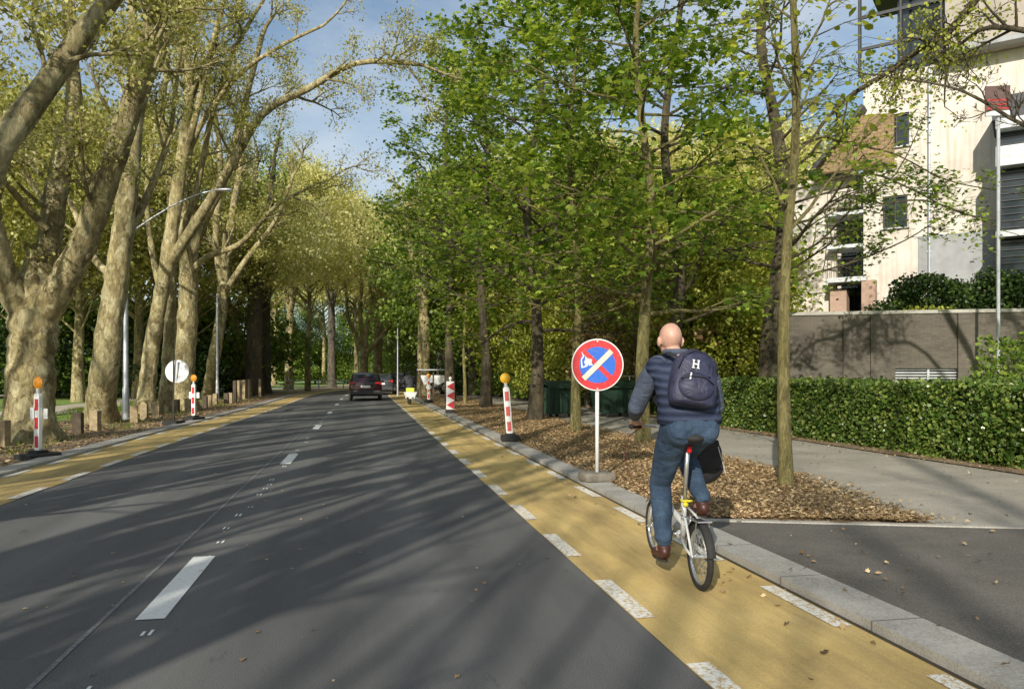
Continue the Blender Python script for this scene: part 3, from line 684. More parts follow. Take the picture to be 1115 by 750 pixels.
def generic_plane(seed, H=19, leaf='plane_leaf', per=8, size=.1, spread=.2, cnt=8, shape='clump', bark='plane_bark', kw=PL, r=.42, fork=4.5, nl=4, lf=.17, z0=-99, openc=.34):
    rng = random.Random(seed); t = Tree(seed, **kw); t.kw['up'] = .05
    t.limb([(0, 0, -.1), (.1, .1, fork*.5), (.2, -.1, fork)], r, r*.8, n=14, flare=.5, count=0, sub=4)
    for k in range(nl):
        a = k*2*math.pi/nl+rng.uniform(-.4, .4); o = rng.uniform(.5, 1.1) if k else .15
        pp = [Vector((.2, -.1, fork-.2))]
        for j in range(1, 5):
            f = j/4; pp.append(Vector((math.cos(a)*o*H*openc*f**.8+rng.uniform(-.5, .5), math.sin(a)*o*H*openc*f**.8+rng.uniform(-.5, .5), fork+(H-fork)*.85*f)))
        t.limb(pp, r*.55, r*.2, n=9, sub=3, count=cnt, lenf=H*lf, spawn=(.2, 1))
    return t.finish('plane_tree', empty('plane_tree', (0, 0, 0), 0), bark, leaf, shape, size, per, spread, z0=z0)
ga = generic_plane(31, 19, per=2, size=.09, openc=.24, kw=dict(PL, nch=(5, 4, 4)))
tag(ga, 'tall plane tree behind the viewer, unseen, crown thinned to streak the road with shadow', 'tree', 'plane trees out of frame behind the viewer')
ga.location = (-8, -3.2, 0)
gb = generic_plane(32, 20, per=1, size=.09, openc=.22, kw=dict(PL, nch=(5, 4, 3)))
tag(gb, 'tall plane tree behind the viewer, unseen, crown thinned to streak the road with shadow', 'tree', 'plane trees out of frame behind the viewer')
gb.location = (-8.2, -25, 0)
gc = generic_plane(33, 17, per=0, openc=.12, nl=5, r=.36, fork=2.2, lf=.16, cnt=7, kw=dict(PL, nch=(4, 3, 3), maxl=2, wander=.2))  # unseen bare stems, added to lay straight shadow streaks on the road
tag(gc, 'unseen bare many stemmed plane tree added behind the viewer to streak the road with shadow', 'tree', 'bare plane trees added out of frame to shadow the road')
gc.location = (-8.1, -7.6, 0)
for i, (x, y, s) in enumerate([(-7.8, -29, .8), (-12.5, -5, .5), (-15, -14, .5), (-15, 1, .55), (-13, 9, .6), (-15.5, 14.5, .7), (-17, 22, .8)]):
    copy_tree(ga if i % 2 else gb, (x, y, 0), i*1.7+.5, s)  # scaled copies out of view, added to shade the road and left trunks
for i, (x, y, s) in enumerate([(-8.0, -12.8, .62), (-12, -11, .62), (-12.3, -19.5, .9), (-16.2, -7.5, .85), (-11.5, 3.5, .8), (-7.9, 2.0, .8), (-6.9, -5.2, .55), (-6.8, -1.2, .5), (-6.9, 4.6, .5), (-20.5, -14.5, .9), (-20.5, -27, 1.1), (-8, -19, .7)]):
    copy_tree(gc, (x, y, 0), i*2.3+.5, s)

# ------------------------------------------------------------------ right hand street trees
MP = dict(maxl=3, nch=(6, 5, 4), ang=(.9, .8, .8), ratio=(.55, .5, .5), up=.03, wander=.2, lvlflat=.35)
def maple(seed, x, y, H, r, label, leaf='maple_leaf', bark='maple_bark', lo=2.6, spread_=2.8, nb=26, per=8, size=.15, extra=(), lean=(0, 0), shape='maple', name='street_tree', flat=.5, asc=.45, minz=-99, sp=.17, group=None):
    rng = random.Random(seed); t = Tree(seed, **MP); base = Vector((x, y, 0))
    root = empty(name, base, 0, label, 'tree', group or 'street trees on the right verge')
    m = 7; pp = [Vector((x+lean[0]*(j/m)+(.13*math.sin(j*1.4+seed)+rng.uniform(-.06, .06))*min(j, 3)/3*r*7, y+lean[1]*(j/m)+rng.uniform(-.05, .05)*j**.7, -.1+(H+.1)*j/m)) for j in range(m+1)]
    out, rad = t.limb(pp, r, r*.22, n=14, flare=.35, bumpy=.06, count=0, sub=4, lenf=1.2)
    for k in range(nb):
        z = lo+(H-lo)*(k+rng.random())/nb; i = min(int(z/H*(len(out)-1)), len(out)-2); q = out[i].lerp(out[i+1], .5)
        q = out[i].lerp(out[i+1], min(max((z-out[i].z)/max(.01, out[i+1].z-out[i].z), 0), 1))
        a = k*2.4+rng.uniform(-.5, .5); f = 1-.55*((z-lo)/(H-lo))**1.5
        L = spread_*f*rng.uniform(.75, 1.2); e = asc*rng.uniform(.5, 1.4)
        d = Vector((math.cos(a)*math.cos(e), math.sin(a)*math.cos(e), math.sin(e)))
        t.grow(q, d, L, min(rad[i]*.45, .012+L*.013), 1)
    nt_ = len(t.tips)
    for lp, dq, de in extra:
        t.limb([P(a, b, dq+de*i) for i, (a, b) in enumerate(lp)], .05, .012, n=6, count=14, lenf=1.1, spawn=(.2, 1))
    t.tips = t.tips[:nt_]+t.tips[nt_::5]
    return t.finish(name, root, bark, leaf, shape, size, per, sp, flat=flat, z0=minz)
s1 = maple(41, 5.30, 9.0, 11, .085, 'slender young tree with a smooth yellow-brown stem beside the sunlit pavement', leaf='lime_leaf', bark='mossy_bark', lo=3.0, spread_=1.9, nb=18, per=2, size=.10, asc=.8, lean=(.15, .1), shape='round', name='young_tree')
maple(42, 5.85, 15.6, 12, .155, 'mossy trunked maple rising right behind the cyclist', lo=2.7, spread_=3.2, nb=36, per=7, size=.18, asc=.25, bark='mossy_bark')
maple(43, 5.2, 18.6, 12, .125, 'slim maple directly behind the round red and blue sign', lo=2.6, spread_=2.9, nb=32, per=7, size=.17, asc=.3, bark='mossy_bark')
maple(44, 5.2, 23.3, 14, .22, 'dark straight maple between the leaning beacon and the round sign', lo=2.8, spread_=3.8, nb=38, per=7, size=.18, asc=.3)
maple(45, 5.1, 32.4, 15, .24, 'broad based maple beside the leaning beacon', lo=4.0, spread_=4.2, nb=34, per=8, size=.19)
maple(46, 4.75, 36.5, 9, .09, 'thin young tree standing between two thicker trunks on the right verge', lo=3.0, spread_=1.8, nb=16, per=8, bark='mossy_bark', name='young_tree', size=.17)
maple(47, 4.4, 39.5, 17, .26, 'brown barked maple behind the red and white chevron board', lo=4.6, spread_=4.8, nb=36, per=8, size=.21)
maple(48, 11.9, 21.1, 16, .34, 'massive dark trunked tree beyond the hedge behind the young tree', lo=4.2, spread_=3.6, nb=30, per=6, size=.13, lean=(.2, 0), name='street_tree',
      extra=[([(843, 245), (880, 240), (925, 213), (960, 222), (1005, 218), (1060, 236), (1095, 252)], 22.6, -.35), ([(843, 214), (890, 200), (945, 189), (990, 205), (1035, 228), (1080, 240)], 22.6, -.35),
             ([(843, 170), (895, 150), (930, 158), (975, 168), (1030, 196), (1090, 208)], 22.6, -.35), ([(843, 290), (890, 265), (930, 225), (975, 190), (1005, 130)], 22.6, -.3), ([(843, 320), (880, 300), (930, 285), (985, 262), (1020, 240)], 22.4, -.3)])
maple(49, 9.9, 23.6, 16, .27, 'dark trunked tree directly behind the cyclist between the two hedges', lo=3.0, spread_=4.0, nb=36, per=7, size=.18, asc=.3)
maple(50, 8.9, 34.5, 17, .22, 'dark maple on the far side of the pavement behind the bins', lo=4.0, spread_=4.2, nb=28, per=5, size=.2)
maple(57, 19.5, 9.5, 15, .22, 'unseen leafy tree added on the right to dapple the building with shade', lo=3.5, spread_=3.8, nb=30, per=5, group='trees added out of frame on the right for their shade')  # unseen trees, added so their shade dapples the facade
maple(58, 18.5, -1.5, 15, .22, 'unseen leafy tree added on the right to dapple the building with shade', lo=4, spread_=3.6, nb=22, per=4, group='trees added out of frame on the right for their shade')
# tree off the right edge whose dark boughs cross the building
def right_bough():
    base = Vector((12.6, 7.6, 0)); t = Tree(55, **dict(PL, up=.02)); root = empty('street_tree', base, 0, 'tree at the right edge with dark boughs reaching across the white building', 'tree')
    t.limb([(12.6, 7.6, -.1), (12.6, 7.7, 3), (12.4, 8, 6)], .26, .2, n=12, flare=.3, count=0)
    t.limb([Vector((12.4, 8, 5.6)), P(1180, -20, 13.2), P(1090, -40, 13.6), P(1062, 0, 14), P(1035, 32, 14.2), P(1000, 55, 14.4), P(965, 80, 14.6), P(925, 105, 15), P(900, 130, 15.2)], .12, .03, n=8, count=12, lenf=1.5, spawn=(.35, 1))
    t.limb([Vector((12.4, 8, 5.2)), P(1150, 40, 13), P(1078, 30, 13.3), P(1050, 45, 13.8), P(1020, 60, 14)], .07, .02, n=7, count=8, lenf=1.2)
    k0 = len(t.tips)
    t.limb([Vector((12.5, 7.8, 4.2)), P(1170, 150, 12.6), P(1112, 135, 12.8), P(1075, 113, 13.0), P(1035, 95, 13.3), P(970, 84, 13.8)], .05, .015, n=7, count=8, lenf=1.0)
    t.tips = t.tips[:k0]
    t.limb([(12.4, 8, 5.8), (12.8, 7, 9), (13, 6.5, 13)], .16, .05, n=8, count=26, lenf=2.8)  # upper crown out of view, made dense to shade the brick wall
    t.limb([(12.4, 8, 5.8), (13.8, 9, 8), (15.5, 9.5, 10), (17, 9, 12)], .12, .04, n=8, count=22, lenf=2.6)
    t.limb([(12.5, 7.8, 4.8), (14.2, 7, 6.5), (16.4, 6.5, 8), (18, 6, 9)], .12, .04, n=8, count=22, lenf=2.4)
    t.finish('street_tree', root, 'maple_bark', 'lime_leaf', 'round', .06, 3, .12)
right_bough()
# ------------------------------------------------------------------ woodland: prototypes and copies
def cloud_tree(name, seed, H, W_, leaf, bark, n, size, lo=.25, r=.3, ncl=70, fork=False, sig=.42):
    rng = random.Random(seed); rs = np.random.RandomState(seed); mb = MB()
    root = empty(name, (0, 0, 0))
    mb.tube([(0, 0, -.1), (.1, 0, H*.15), (.2, .1, H*.35), (0, .2, H*.6), (.1, .1, H*.9)], [r*1.3, r, r*.8, r*.5, r*.12], 9, cap=False, bumpy=.06, rng=rng)
    cl = []
    for i in range(ncl):
        a = rng.uniform(0, 2*math.pi); z = lo*H+(1-lo)*H*rng.random()**.85; f = math.sin(min(1, (z/H-lo)/(1-lo)*.9+.12)*math.pi)**.6
        q = W_*f*math.sqrt(rng.uniform(.1, 1)); c = Vector((math.cos(a)*q, math.sin(a)*q, z)); cl.append(c)
        if i % 2 == 0:
            s0 = Vector((.1, .1, max(H*.12, z-q*.7-H*.05))); m_ = s0.lerp(c, .5)+Vector((0, 0, -.3))
            mb.tube([s0, m_, c], [r*.28, r*.16, .02], 5, cap=False)
    cl = np.array([tuple(c) for c in cl]); idx = rs.randint(0, ncl, n)
    sg = sig*W_*(.6+.8*rs.rand(ncl))[idx][:, None]*.6
    c = cl[idx]+rs.normal(size=(n, 3))*sg*np.array([1, 1, .6])
    c = c[c[:, 2] > .3]
    mb.build('trunk', bark, root, smooth=True)
    link(bpy.data.objects.new('crown', leaves('crown', c, size, 'clump', leaf, seed)), root)
    return root
protos = {
 'pale': cloud_tree('plane_tree', 61, 19, 6.2, 'pale_leaf', 'plane_bark', 24000, .20, .50, .22, 150, sig=.26),
 'pale2': cloud_tree('plane_tree', 62, 17, 5.6, 'plane_leaf', 'plane_bark', 17000, .20, .38, .3, 110, sig=.25),
 'green': cloud_tree('woodland_tree', 63, 17, 5.0, 'wood_leaf', 'grey_bark', 20000, .25, .2, .3, 100, sig=.28),
 'lime': cloud_tree('woodland_tree', 64, 14, 4.4, 'lime_leaf', 'grey_bark', 16000, .24, .15, .25, 90, sig=.28),
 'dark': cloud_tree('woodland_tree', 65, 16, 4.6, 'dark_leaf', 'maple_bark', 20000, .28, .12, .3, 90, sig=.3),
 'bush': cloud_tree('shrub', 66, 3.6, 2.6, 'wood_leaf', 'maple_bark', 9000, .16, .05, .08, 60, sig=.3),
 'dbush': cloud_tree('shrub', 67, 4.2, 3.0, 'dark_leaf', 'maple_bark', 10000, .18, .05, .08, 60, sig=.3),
 'copper': cloud_tree('ornamental_tree', 68, 7, 2.8, 'copper_leaf', 'mossy_bark', 7000, .13, .1, .16, 60, sig=.22),
}
LAB = {'pale': ('pale yellow-green plane tree beyond the bend in the road', 'tree', 'pale plane trees beyond the bend'),
 'pale2': ('olive leaved plane tree in the park on the left', 'tree', 'olive plane trees in the park'),
 'green': ('mid green woodland tree in the background wood', 'tree', 'mid green woodland trees'),
 'lime': ('fresh lime green woodland tree in the background', 'tree', 'lime green woodland trees'),
 'dark': ('dark leaved woodland tree shading the background', 'tree', 'dark woodland trees'),
 'bush': ('green leafy shrub at the foot of the wood', 'shrub', 'green shrubs under the trees'),
 'dbush': ('dark dense shrub in the shade of the wood', 'shrub', 'dark shrubs in the shade')}
for k, v in LAB.items(): tag(protos[k], *v)
used = set()
rngp = random.Random(77)
def put(k, px, d, sc=1.0, rz=None, label=None, yoff=0):
    loc = W((px-557.5)*d/FOC, d, 0); rz = rngp.uniform(0, 6.28) if rz is None else rz
    if k not in used:
        used.add(k); o = protos[k]; o.location = loc; o.rotation_euler = (0, 0, rz); o.scale = (sc,)*3 if not hasattr(sc, '__len__') else sc
        if label: o['label'] = label
        return o
    o = copy_tree(protos[k], loc, rz, sc); 
    return o
# pale plane mass behind left row
for a in [(335, 66, 1.0), (275, 56, .8), (388, 88, 1.1), (298, 104, 1.2), (352, 112, 1.2), (425, 108, 1.2)]: put('pale', *a)
for a in [(500, 66, .95), (560, 60, .95), (645, 58, 1.0), (725, 57, 1.0), (795, 58, 1.0), (855, 50, .9), (455, 88, 1.05)]: put('pale', *a)
for a in [(205, 50, .95), (150, 46, 1.0), (85, 42, .95), (30, 44, 1.0), (-30, 34, .9), (60, 60, 1.1), (-20, 56, 1.2), (480, 112, 1.1), (520, 85, 1.0)]: put('pale2', *a)
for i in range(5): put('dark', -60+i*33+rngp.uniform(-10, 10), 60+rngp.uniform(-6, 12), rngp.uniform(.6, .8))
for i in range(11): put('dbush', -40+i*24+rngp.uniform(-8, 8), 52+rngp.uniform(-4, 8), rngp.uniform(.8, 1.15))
for a in [(212, 56, 1.7), (246, 62, 1.9), (132, 52, 1.6), (62, 50, 1.6), (175, 58, 1.8)]: put('bush', *a)
for i in range(9): put('green', 430+i*48+rngp.uniform(-15, 15), 118+rngp.uniform(-12, 14), rngp.uniform(.95, 1.25))
for i in range(17): put('bush', 270+i*22+rngp.uniform(-8, 8), 112+rngp.uniform(-6, 8), rngp.uniform(1.0, 1.5))
for a in [(335, 125, .7), (300, 120, .75), (455, 84, .8), (500, 78, .8), (375, 135, .7), (405, 130, .65)]: put('green', *a)
for a in [(560, 46, .9), (610, 42, .75), (655, 52, 1.0), (700, 44, .9), (755, 40, .85), (800, 48, .95), (540, 64, 1.1), (620, 66, 1.1), (720, 62, 1.1), (850, 40, .7), (590, 36, .45), (640, 34, .5), (715, 31, .45), (765, 30, .5), (800, 29, .5), (812, 34, .6)]: put('lime', *a)
for a in [(480, 58, .95), (515, 52, .9), (570, 72, 1.2), (640, 80, 1.2), (680, 60, 1.0), (770, 60, 1.1), (830, 58, 1.1)]: put('green', *a)
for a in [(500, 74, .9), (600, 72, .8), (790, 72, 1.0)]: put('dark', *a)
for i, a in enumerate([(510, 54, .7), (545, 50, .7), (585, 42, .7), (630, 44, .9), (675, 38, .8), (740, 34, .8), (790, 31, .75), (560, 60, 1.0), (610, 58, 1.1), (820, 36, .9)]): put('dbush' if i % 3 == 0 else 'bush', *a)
tag(protos['copper'], 'brown leaved ornamental tree behind the round sign, right of the slim maple', 'tree')
protos['copper'].location = W((692-557.5)*29/FOC, 29, 0)

# individual trunks far down the road
def far_fork():
    d = 72; base = G(396.5, 407+FOC*EYE/d); t = Tree(71, **dict(PL, nch=(5, 4, 4)))
    root = empty('plane_tree', base, 0, 'pale forked plane tree straight above the dark red car', 'tree')
    b = [(396, 424), (396.5, 400), (396, 382)]
    t.limb([P(a, c, d) for a, c in b], .42, .36, n=12, count=0, flare=.3)
    for lp in ([(396, 384), (386, 362), (379, 345), (377, 320), (372, 290)], [(397, 384), (399, 360), (404, 330), (409, 300), (412, 260)], [(398, 384), (412, 370), (424, 352), (428, 325), (430, 290)], [(397, 380), (392, 340), (394, 300), (388, 250)]):
        t.limb([P(a, c, d) for a, c in lp], .28, .1, n=8, count=6, lenf=2.6)
    t.finish('plane_tree', root, 'plane_bark', 'plane_leaf', 'clump', .2, 3, .35)
far_fork()
def far_trunk(seed, px, base_y, top, r, lab, bark, leaf, lean=0, nl=3):
    base = G(px, base_y); d = FOC*EYE/(base_y-HZ); t = Tree(seed, **dict(PL, nch=(5, 4, 4))); rng = random.Random(seed)
    root = empty('plane_tree', base, 0, lab, 'tree')
    fk = base_y-(base_y-top)*.45
    t.limb([P(px, base_y+1, d), P(px+lean*.5, (base_y+fk)/2, d), P(px+lean, fk, d)], r, r*.8, n=12, count=0, flare=.35)
    for k in range(nl):
        s = (k-(nl-1)/2)*1.0
        t.limb([P(px+lean, fk+1, d), P(px+lean+s*9, fk-(fk-top)*.4, d+rng.uniform(-1, 1)), P(px+lean+s*16, fk-(fk-top)*.8, d+rng.uniform(-2, 2)), P(px+lean+s*20, top-15, d)], r*.6, r*.25, n=8, count=6, lenf=2.6)
    t.finish('plane_tree', root, bark, leaf, 'clump', .18, 4, .35)
far_trunk(72, 361, 422, 230, .45, 'reddish brown trunked tree on the far lawn, left of the forked plane tree', 'grey_bark', 'plane_leaf')
far_trunk(73, 314, 424, 240, .4, 'light trunked tree on the far lawn, further left near the dark clump', 'plane_bark', 'pale_leaf', 2)
far_trunk(74, 411, 424, 250, .5, 'straight plane trunk close behind the pale forked tree', 'plane_bark', 'plane_leaf', 1)
far_trunk(75, 461, 431, 240, .50, 'thick sunlit plane trunk behind the moped rider', 'plane_bark', 'plane_leaf', 1)
far_trunk(76, 275, 431, 200, .62, 'dark ivy clad trunk left of the far lawn', 'maple_bark', 'wood_leaf', 3)
far_trunk(77, 288, 429, 220, .45, 'second dark trunk close beside the ivy clad one', 'maple_bark', 'wood_leaf', 1)

# ------------------------------------------------------------------ hedges
def hedge(x0, x1, y0, y1, h, label, seed, n, size=.055, name='hedge'):
    cx = (x0+x1)/2; root = empty(name, (cx, (y0+y1)/2, 0), 0, label, 'hedge')
    rs = np.random.RandomState(seed); rx = (x1-x0)/2; L = (y1-y0)
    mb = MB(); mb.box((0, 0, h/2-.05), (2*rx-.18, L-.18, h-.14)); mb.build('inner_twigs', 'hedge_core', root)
    # front (road side), top, ends
    k = rs.rand(n); u = rs.uniform(-L/2, L/2, n); 
    X = np.where(k < .62, -rx, rs.uniform(-rx, rx, n)); Z = np.where(k < .62, rs.uniform(.02, h, n), h)
    Y = u.copy(); e = k > .93; sgn = np.where(rs.rand(n) < .5, -1, 1); X[e] = rs.uniform(-rx, rx, e.sum()); Z[e] = rs.uniform(0, h, e.sum()); Y[e] = sgn[e]*L/2
    wob = .05*np.sin(Y*1.7+Z*3)+.04*np.sin(Y*4.1+1)+.03*np.sin(Y*9+Z*7)
    X = X+np.where(k < .62, wob, 0)+rs.normal(size=n)*.045; Z = Z+rs.normal(size=n)*.03*(k >= .62)+np.where(k >= .62, wob*.35, 0); Y = Y+rs.normal(size=n)*.04
    sp_ = (k >= .62) & (rs.rand(n) < .10) & (~e); Z = Z+sp_*rs.rand(n)*.09
    c = np.stack([X, Y, np.maximum(Z, .03)], 1)
    link(bpy.data.objects.new('foliage', leaves('foliage', c, size, 'round', 'hedge_leaf', seed, svar=.5)), root)
    return root
hedge(9.9, 10.9, 4.0, 21.5, 1.30, 'long clipped green hedge in front of the dark brick wall', 81, 62000, .062)
hedge(10.2, 11.2, 24.0, 48.0, 1.30, 'clipped hedge continuing behind the trees and green bins', 82, 34000, .08)
# metal rail behind far hedge
root = empty('hedge_railing', (9.95, 36, 0), 0, 'thin pale metal railing running along the far clipped hedge', 'railing')
mb = MB(); mb.tube([(0, -12, 1.42), (0, 12, 1.42)], .022, 8); mb.build('top_rail', 'palegrey', root)
for k in range(7):
    mb = MB(); mb.tube([(0, -12+4*k, 0), (0, -12+4*k, 1.42)], .02, 8); mb.build('post', 'palegrey', root)

# ------------------------------------------------------------------ building
FX, FD = 19.0, 28.6
bloc = W(FX, FD, 0); BR = -R(34)-TH
bld = empty('apartment_building', bloc, BR, 'cream rendered apartment building with stepped roofline behind the brick wall', 'building')
def bx(px): k = (px-557.5)/FOC; return (FD*k-FX)/(.83+.56*k)
def bz(px, py): x = bx(px); return EYE+(HZ-py)/FOC*(FD-.56*x)
def bpanel(name, px0, px1, py0, py1, y0, y1, mat, parent=None, pref=None):
    x0, x1 = bx(px0), bx(px1); pr = pref or (px0+px1)/2; z1, z0 = bz(pr, py0), bz(pr, py1)
    mb = MB(); mb.box(((x0+x1)/2, (y0+y1)/2, (z0+z1)/2), (abs(x1-x0), abs(y1-y0), z1-z0)); return mb.build(name, mat, parent or bld)
def wall_holes():
    # facade split into strips around the openings so the recesses are real
    x0, x1 = bx(940), bx(1250); zt = bz(1040, 66); mb = MB()
    holes = []
    for (a, b, c, d) in ((962, 990, 124, 160), (961, 988, 213, 248)):
        holes.append((bx(a), bx(b), bz((a+b)/2, d), bz((a+b)/2, c)))
    hx0 = min(h[0] for h in holes); hx1 = max(h[1] for h in holes)
    def B(a, b, c, d): mb.box(((a+b)/2, .15, (c+d)/2), (b-a, .3, d-c))
    B(x0, hx0, 0, zt); B(hx1, x1, 0, zt)
    zs = sorted(holes, key=lambda h: h[2]); z = 0
    for h in zs:
        B(hx0, hx1, z, h[2])
        if h[0] > hx0+.01: B(hx0, h[0], h[2], h[3])
        if h[1] < hx1-.01: B(h[1], hx1, h[2], h[3])
        z = h[3]
    B(hx0, hx1, z, zt)
    mb.build('wall', 'plaster', bld)
    for h in holes:
        f = MB(); w = h[1]-h[0]; hh = h[3]-h[2]; cx = (h[0]+h[1])/2; cz = (h[2]+h[3])/2
        for (q, s) in (((cx, .10, h[2]+.035), (w, .08, .07)), ((cx, .10, h[3]-.035), (w, .08, .07)), ((h[0]+.035, .10, cz), (.07, .08, hh-.14)), ((h[1]-.035, .10, cz), (.07, .08, hh-.14)), ((cx, .10, cz), (.05, .06, hh-.14))): f.box(q, s)
        wo = f.build('window', 'darkmetal', bld)
        g_ = MB(); g_.box((cx, .15, cz), (w-.02, .02, hh-.02)); g_.build('pane', 'glass', wo)
        g_ = MB(); g_.box((cx, -.04, h[2]-.03), (w+.16, .16, .05)); g_.build('sill', 'palegrey', wo)
wall_holes()
# volume behind the facade
mb = MB(); mb.box((5, 5.3, bz(1040, 66)/2), (18, 10, bz(1040, 66)-.1)); mb.build('rear_wall', 'plaster', bld)
# left lower wing
xl0, xl1 = bx(855), bx(940); zl = bz(898, 190); 
def wing():
    mb = MB(); d0, d1 = bx(906), bx(936)
    mb.box(((xl0+d0)/2, .9, zl/2), (d0-xl0, .3, zl)); mb.box(((d1+xl1)/2, .9, zl/2), (xl1-d1, .3, zl))
    mb.box(((d0+d1)/2, .9, (zl+bz(920, 222))/2), (d1-d0, .3, zl-bz(920, 222)))
    mb.box(((xl0+xl1)/2, 4.2, zl/2-.05), (xl1-xl0, 4.2, zl-.1))
    mb.box((xl0+.15, 1.6, zl/2-.02), (.3, 1.1, zl-.04))
    mb.build('side_wing', 'plaster', bld)
    mb = MB(); mb.box(((d0+d1)/2, 1.95, bz(920, 222)/2), (d1-d0, .05, bz(920, 222))); gl = mb.build('stair_window', 'glass', bld)
    m2 = MB()
    for k in range(5):
        z = bz(920, 222)*(k+.5)/5; m2.box(((d0+d1)/2, 1.9, z), (d1-d0, .04, .06))
    m2.tube([((d0+d1)/2, 1.9, 0), ((d0+d1)/2, 1.9, bz(920, 222))], .03, 6); m2.build('frame', 'darkmetal', gl)
    for i, py in enumerate((232, 268, 305)):
        z = bz(920, py); mb = MB(); mb.box(((d0+d1)/2, .78, z), (d1-d0+.5, 1.5, .14)); bl = mb.build('balcony_slab', 'palegrey', bld)
        m2 = MB(); y0 = .06
        for k in range(11): x = d0-.2+(d1-d0+.4)*k/10; m2.tube([(x, y0, z), (x, y0, z+.9)], .012, 5)
        m2.tube([(d0-.22, y0, z+.9), (d1+.22, y0, z+.9)], .022, 6); m2.build('balustrade', 'darkmetal', bl)
wing()
bpanel('pillar', 940, 955, 306, 345, -.45, -.03, 'pinkbrown'); bpanel('pillar', 903, 921, 315, 345, .1, .7, 'pinkbrown')
# canopy between
bpanel('canopy', 903, 945, 303, 308, -.5, .6, 'palegrey')
# sloped brown roof and gable
mb = MB(); xa, xb, xc = bx(888), bx(938), bx(974); za = bz(900, 190); zb = bz(938, 128)
mb.prism([(xa, za), (xc, za), (xc, bz(970, 126)), (xb, zb)], -.30, -.02); mb.build('shingle_gable', 'brown_roof', bld)
mb = MB(); dvx = Vector((xb-xa, 0, zb-za)); L = dvx.length; an = math.atan2(zb-za, xb-xa)
T = Matrix.Translation(((xa+xb)/2, 1.5, (za+zb)/2+.1)) @ Matrix.Rotation(-an, 4, 'Y')
mb.box((0, 0, 0), (L+.5, 4.4, .16), T); mb.build('roof', 'darkmetal', bld)
# upper storey overhang
zt = bz(1040, 66); mb = MB(); mb.box(((bx(1030)+12)/2, 4.6, (zt+25)/2+.01), (12-bx(1030), 10.0, 25-zt)); mb.build('upper_storey', 'beige', bld)
mb = MB(); mb.box(((bx(1024)+12)/2, 4.3, zt+.12), (12-bx(1024), 10.5, .2)); mb.build('cornice', 'greyshadewall', bld)
# roof terrace pergola, dark
mb = MB(); xa, xb = bx(936), bx(1028); z0 = zt+.1
for x in (xa, (xa+xb)/2, xb-.1): mb.tube([(x, 0, z0), (x, 0, z0+4.6)], .07, 6)
for z in (z0+1.1, z0+2.4, z0+3.6): mb.box(((xa+xb)/2, 0, z), (xb-xa, .1, .12))
mb.build('pergola', 'darkmetal', bld)
mb = MB(); mb.box(((xa+xb)/2+.6, 3.0, z0+2.2), (xb-xa-1.2, 3.0, 4.2)); mb.build('penthouse', 'glass', bld)
mb = MB(); mb.box(((xa+xb)/2+.3, 2.2, z0+4.5), (xb-xa+.6, 6, .22)); mb.build('penthouse_roof', 'darkmetal', bld)
# downpipe, lower wall band with its bluish shadow put into the grey
x = bx(1012); mb = MB(); mb.tube([(x, -.10, .4), (x, -.10, zt-.1)], .055, 8)
for k in range(5): mb.box((x, -.05, 1.5+k*2.4), (.18, .10, .06))
mb.build('downpipe', 'steel', bld)
bpanel('shaded_lower_band', 1000, 1083, 254, 345, -.06, -.003, 'greyshadewall')
# right bay with dark glazing and balconies
xr0 = bx(1087); mb = MB()
for (pa, pb) in ((148, 158), (176, 196), (262, 268)): 
    mb.box((xr0+4, -1.2, (bz(1100, pa)+bz(1100, pb))/2), (8, 2.6, abs(bz(1100, pa)-bz(1100, pb))))
mb.build('balcony_front', 'palegrey', bld)
for (pa, pb) in ((158, 176), (197, 261), (269, 345)):
    mb = MB(); z0, z1 = bz(1100, pb)+.02, bz(1100, pa)-.02; mb.box((xr0+4.05, -1.0, (z0+z1)/2), (7.9, 1.9, z1-z0)); w = mb.build('bay_window', 'glass', bld)
    m2 = MB()
    for k in range(7): m2.box((xr0+.1+k*1.2, -1.97, (z0+z1)/2), (.08, .06, z1-z0-.02))
    nn = max(2, int((z1-z0)/.22))
    for k in range(nn): m2.box((xr0+4, -1.99, z0+(k+.5)*(z1-z0)/nn), (7.8, .03, .03))
    m2.build('frame', 'darkmetal', w)
bpanel('bay_roof', 1083, 1250, 124, 148, -2.4, -.02, 'darkmetal', pref=1100)

# retaining brick wall in front
wl = W(14.6, 22.4, 0)
wall = empty('retaining_wall', wl, -R(13)-TH, 'dark brick retaining wall with louvred vent behind the long hedge', 'wall')
def wx(px):
    k = (px-557.5)/FOC; c, s_ = math.cos(R(13)), math.sin(R(13)); return (22.4*k-14.6)/(c+s_*k)
def wz(px, py): return EYE+(HZ-py)/FOC*(22.4-wx(px)*math.sin(R(13)))
mb = MB(); xA, xV0, xV1, xB = wx(852), wx(975), wx(1049), 14.0; zT = wz(960, 342); v0, v1 = wz(1010, 416), wz(1010, 401)
def B(a, b, c, d): mb.box(((a+b)/2, .2, (c+d)/2), (b-a, .4, d-c))
B(xA, xV0, 0, zT); B(xV1, xB, 0, zT); B(xV0, xV1, 0, v0); B(xV0, xV1, v1, zT); mb.build('wall', 'brick', wall)
mb = MB(); mb.box(((xA+xB)/2, .2, zT+.05), (xB-xA+.1, .5, .10)); mb.build('coping', 'kerb', wall)
mb = MB()
for k in range(5): mb.box(((xV0+xV1)/2, .12, v0+(k+.5)*(v1-v0)/5), (xV1-xV0, .03, (v1-v0)/5*.45))
mb.box(((xV0+xV1)/2, .10, (v0+v1)/2), (.06, .05, v1-v0)); mb.build('vent_louvre', 'steel', wall)
mb = MB(); mb.box(((xV0+xV1)/2, .3, (v0+v1)/2), (xV1-xV0, .05, v1-v0)); mb.build('vent_recess', 'soil_dark', wall)
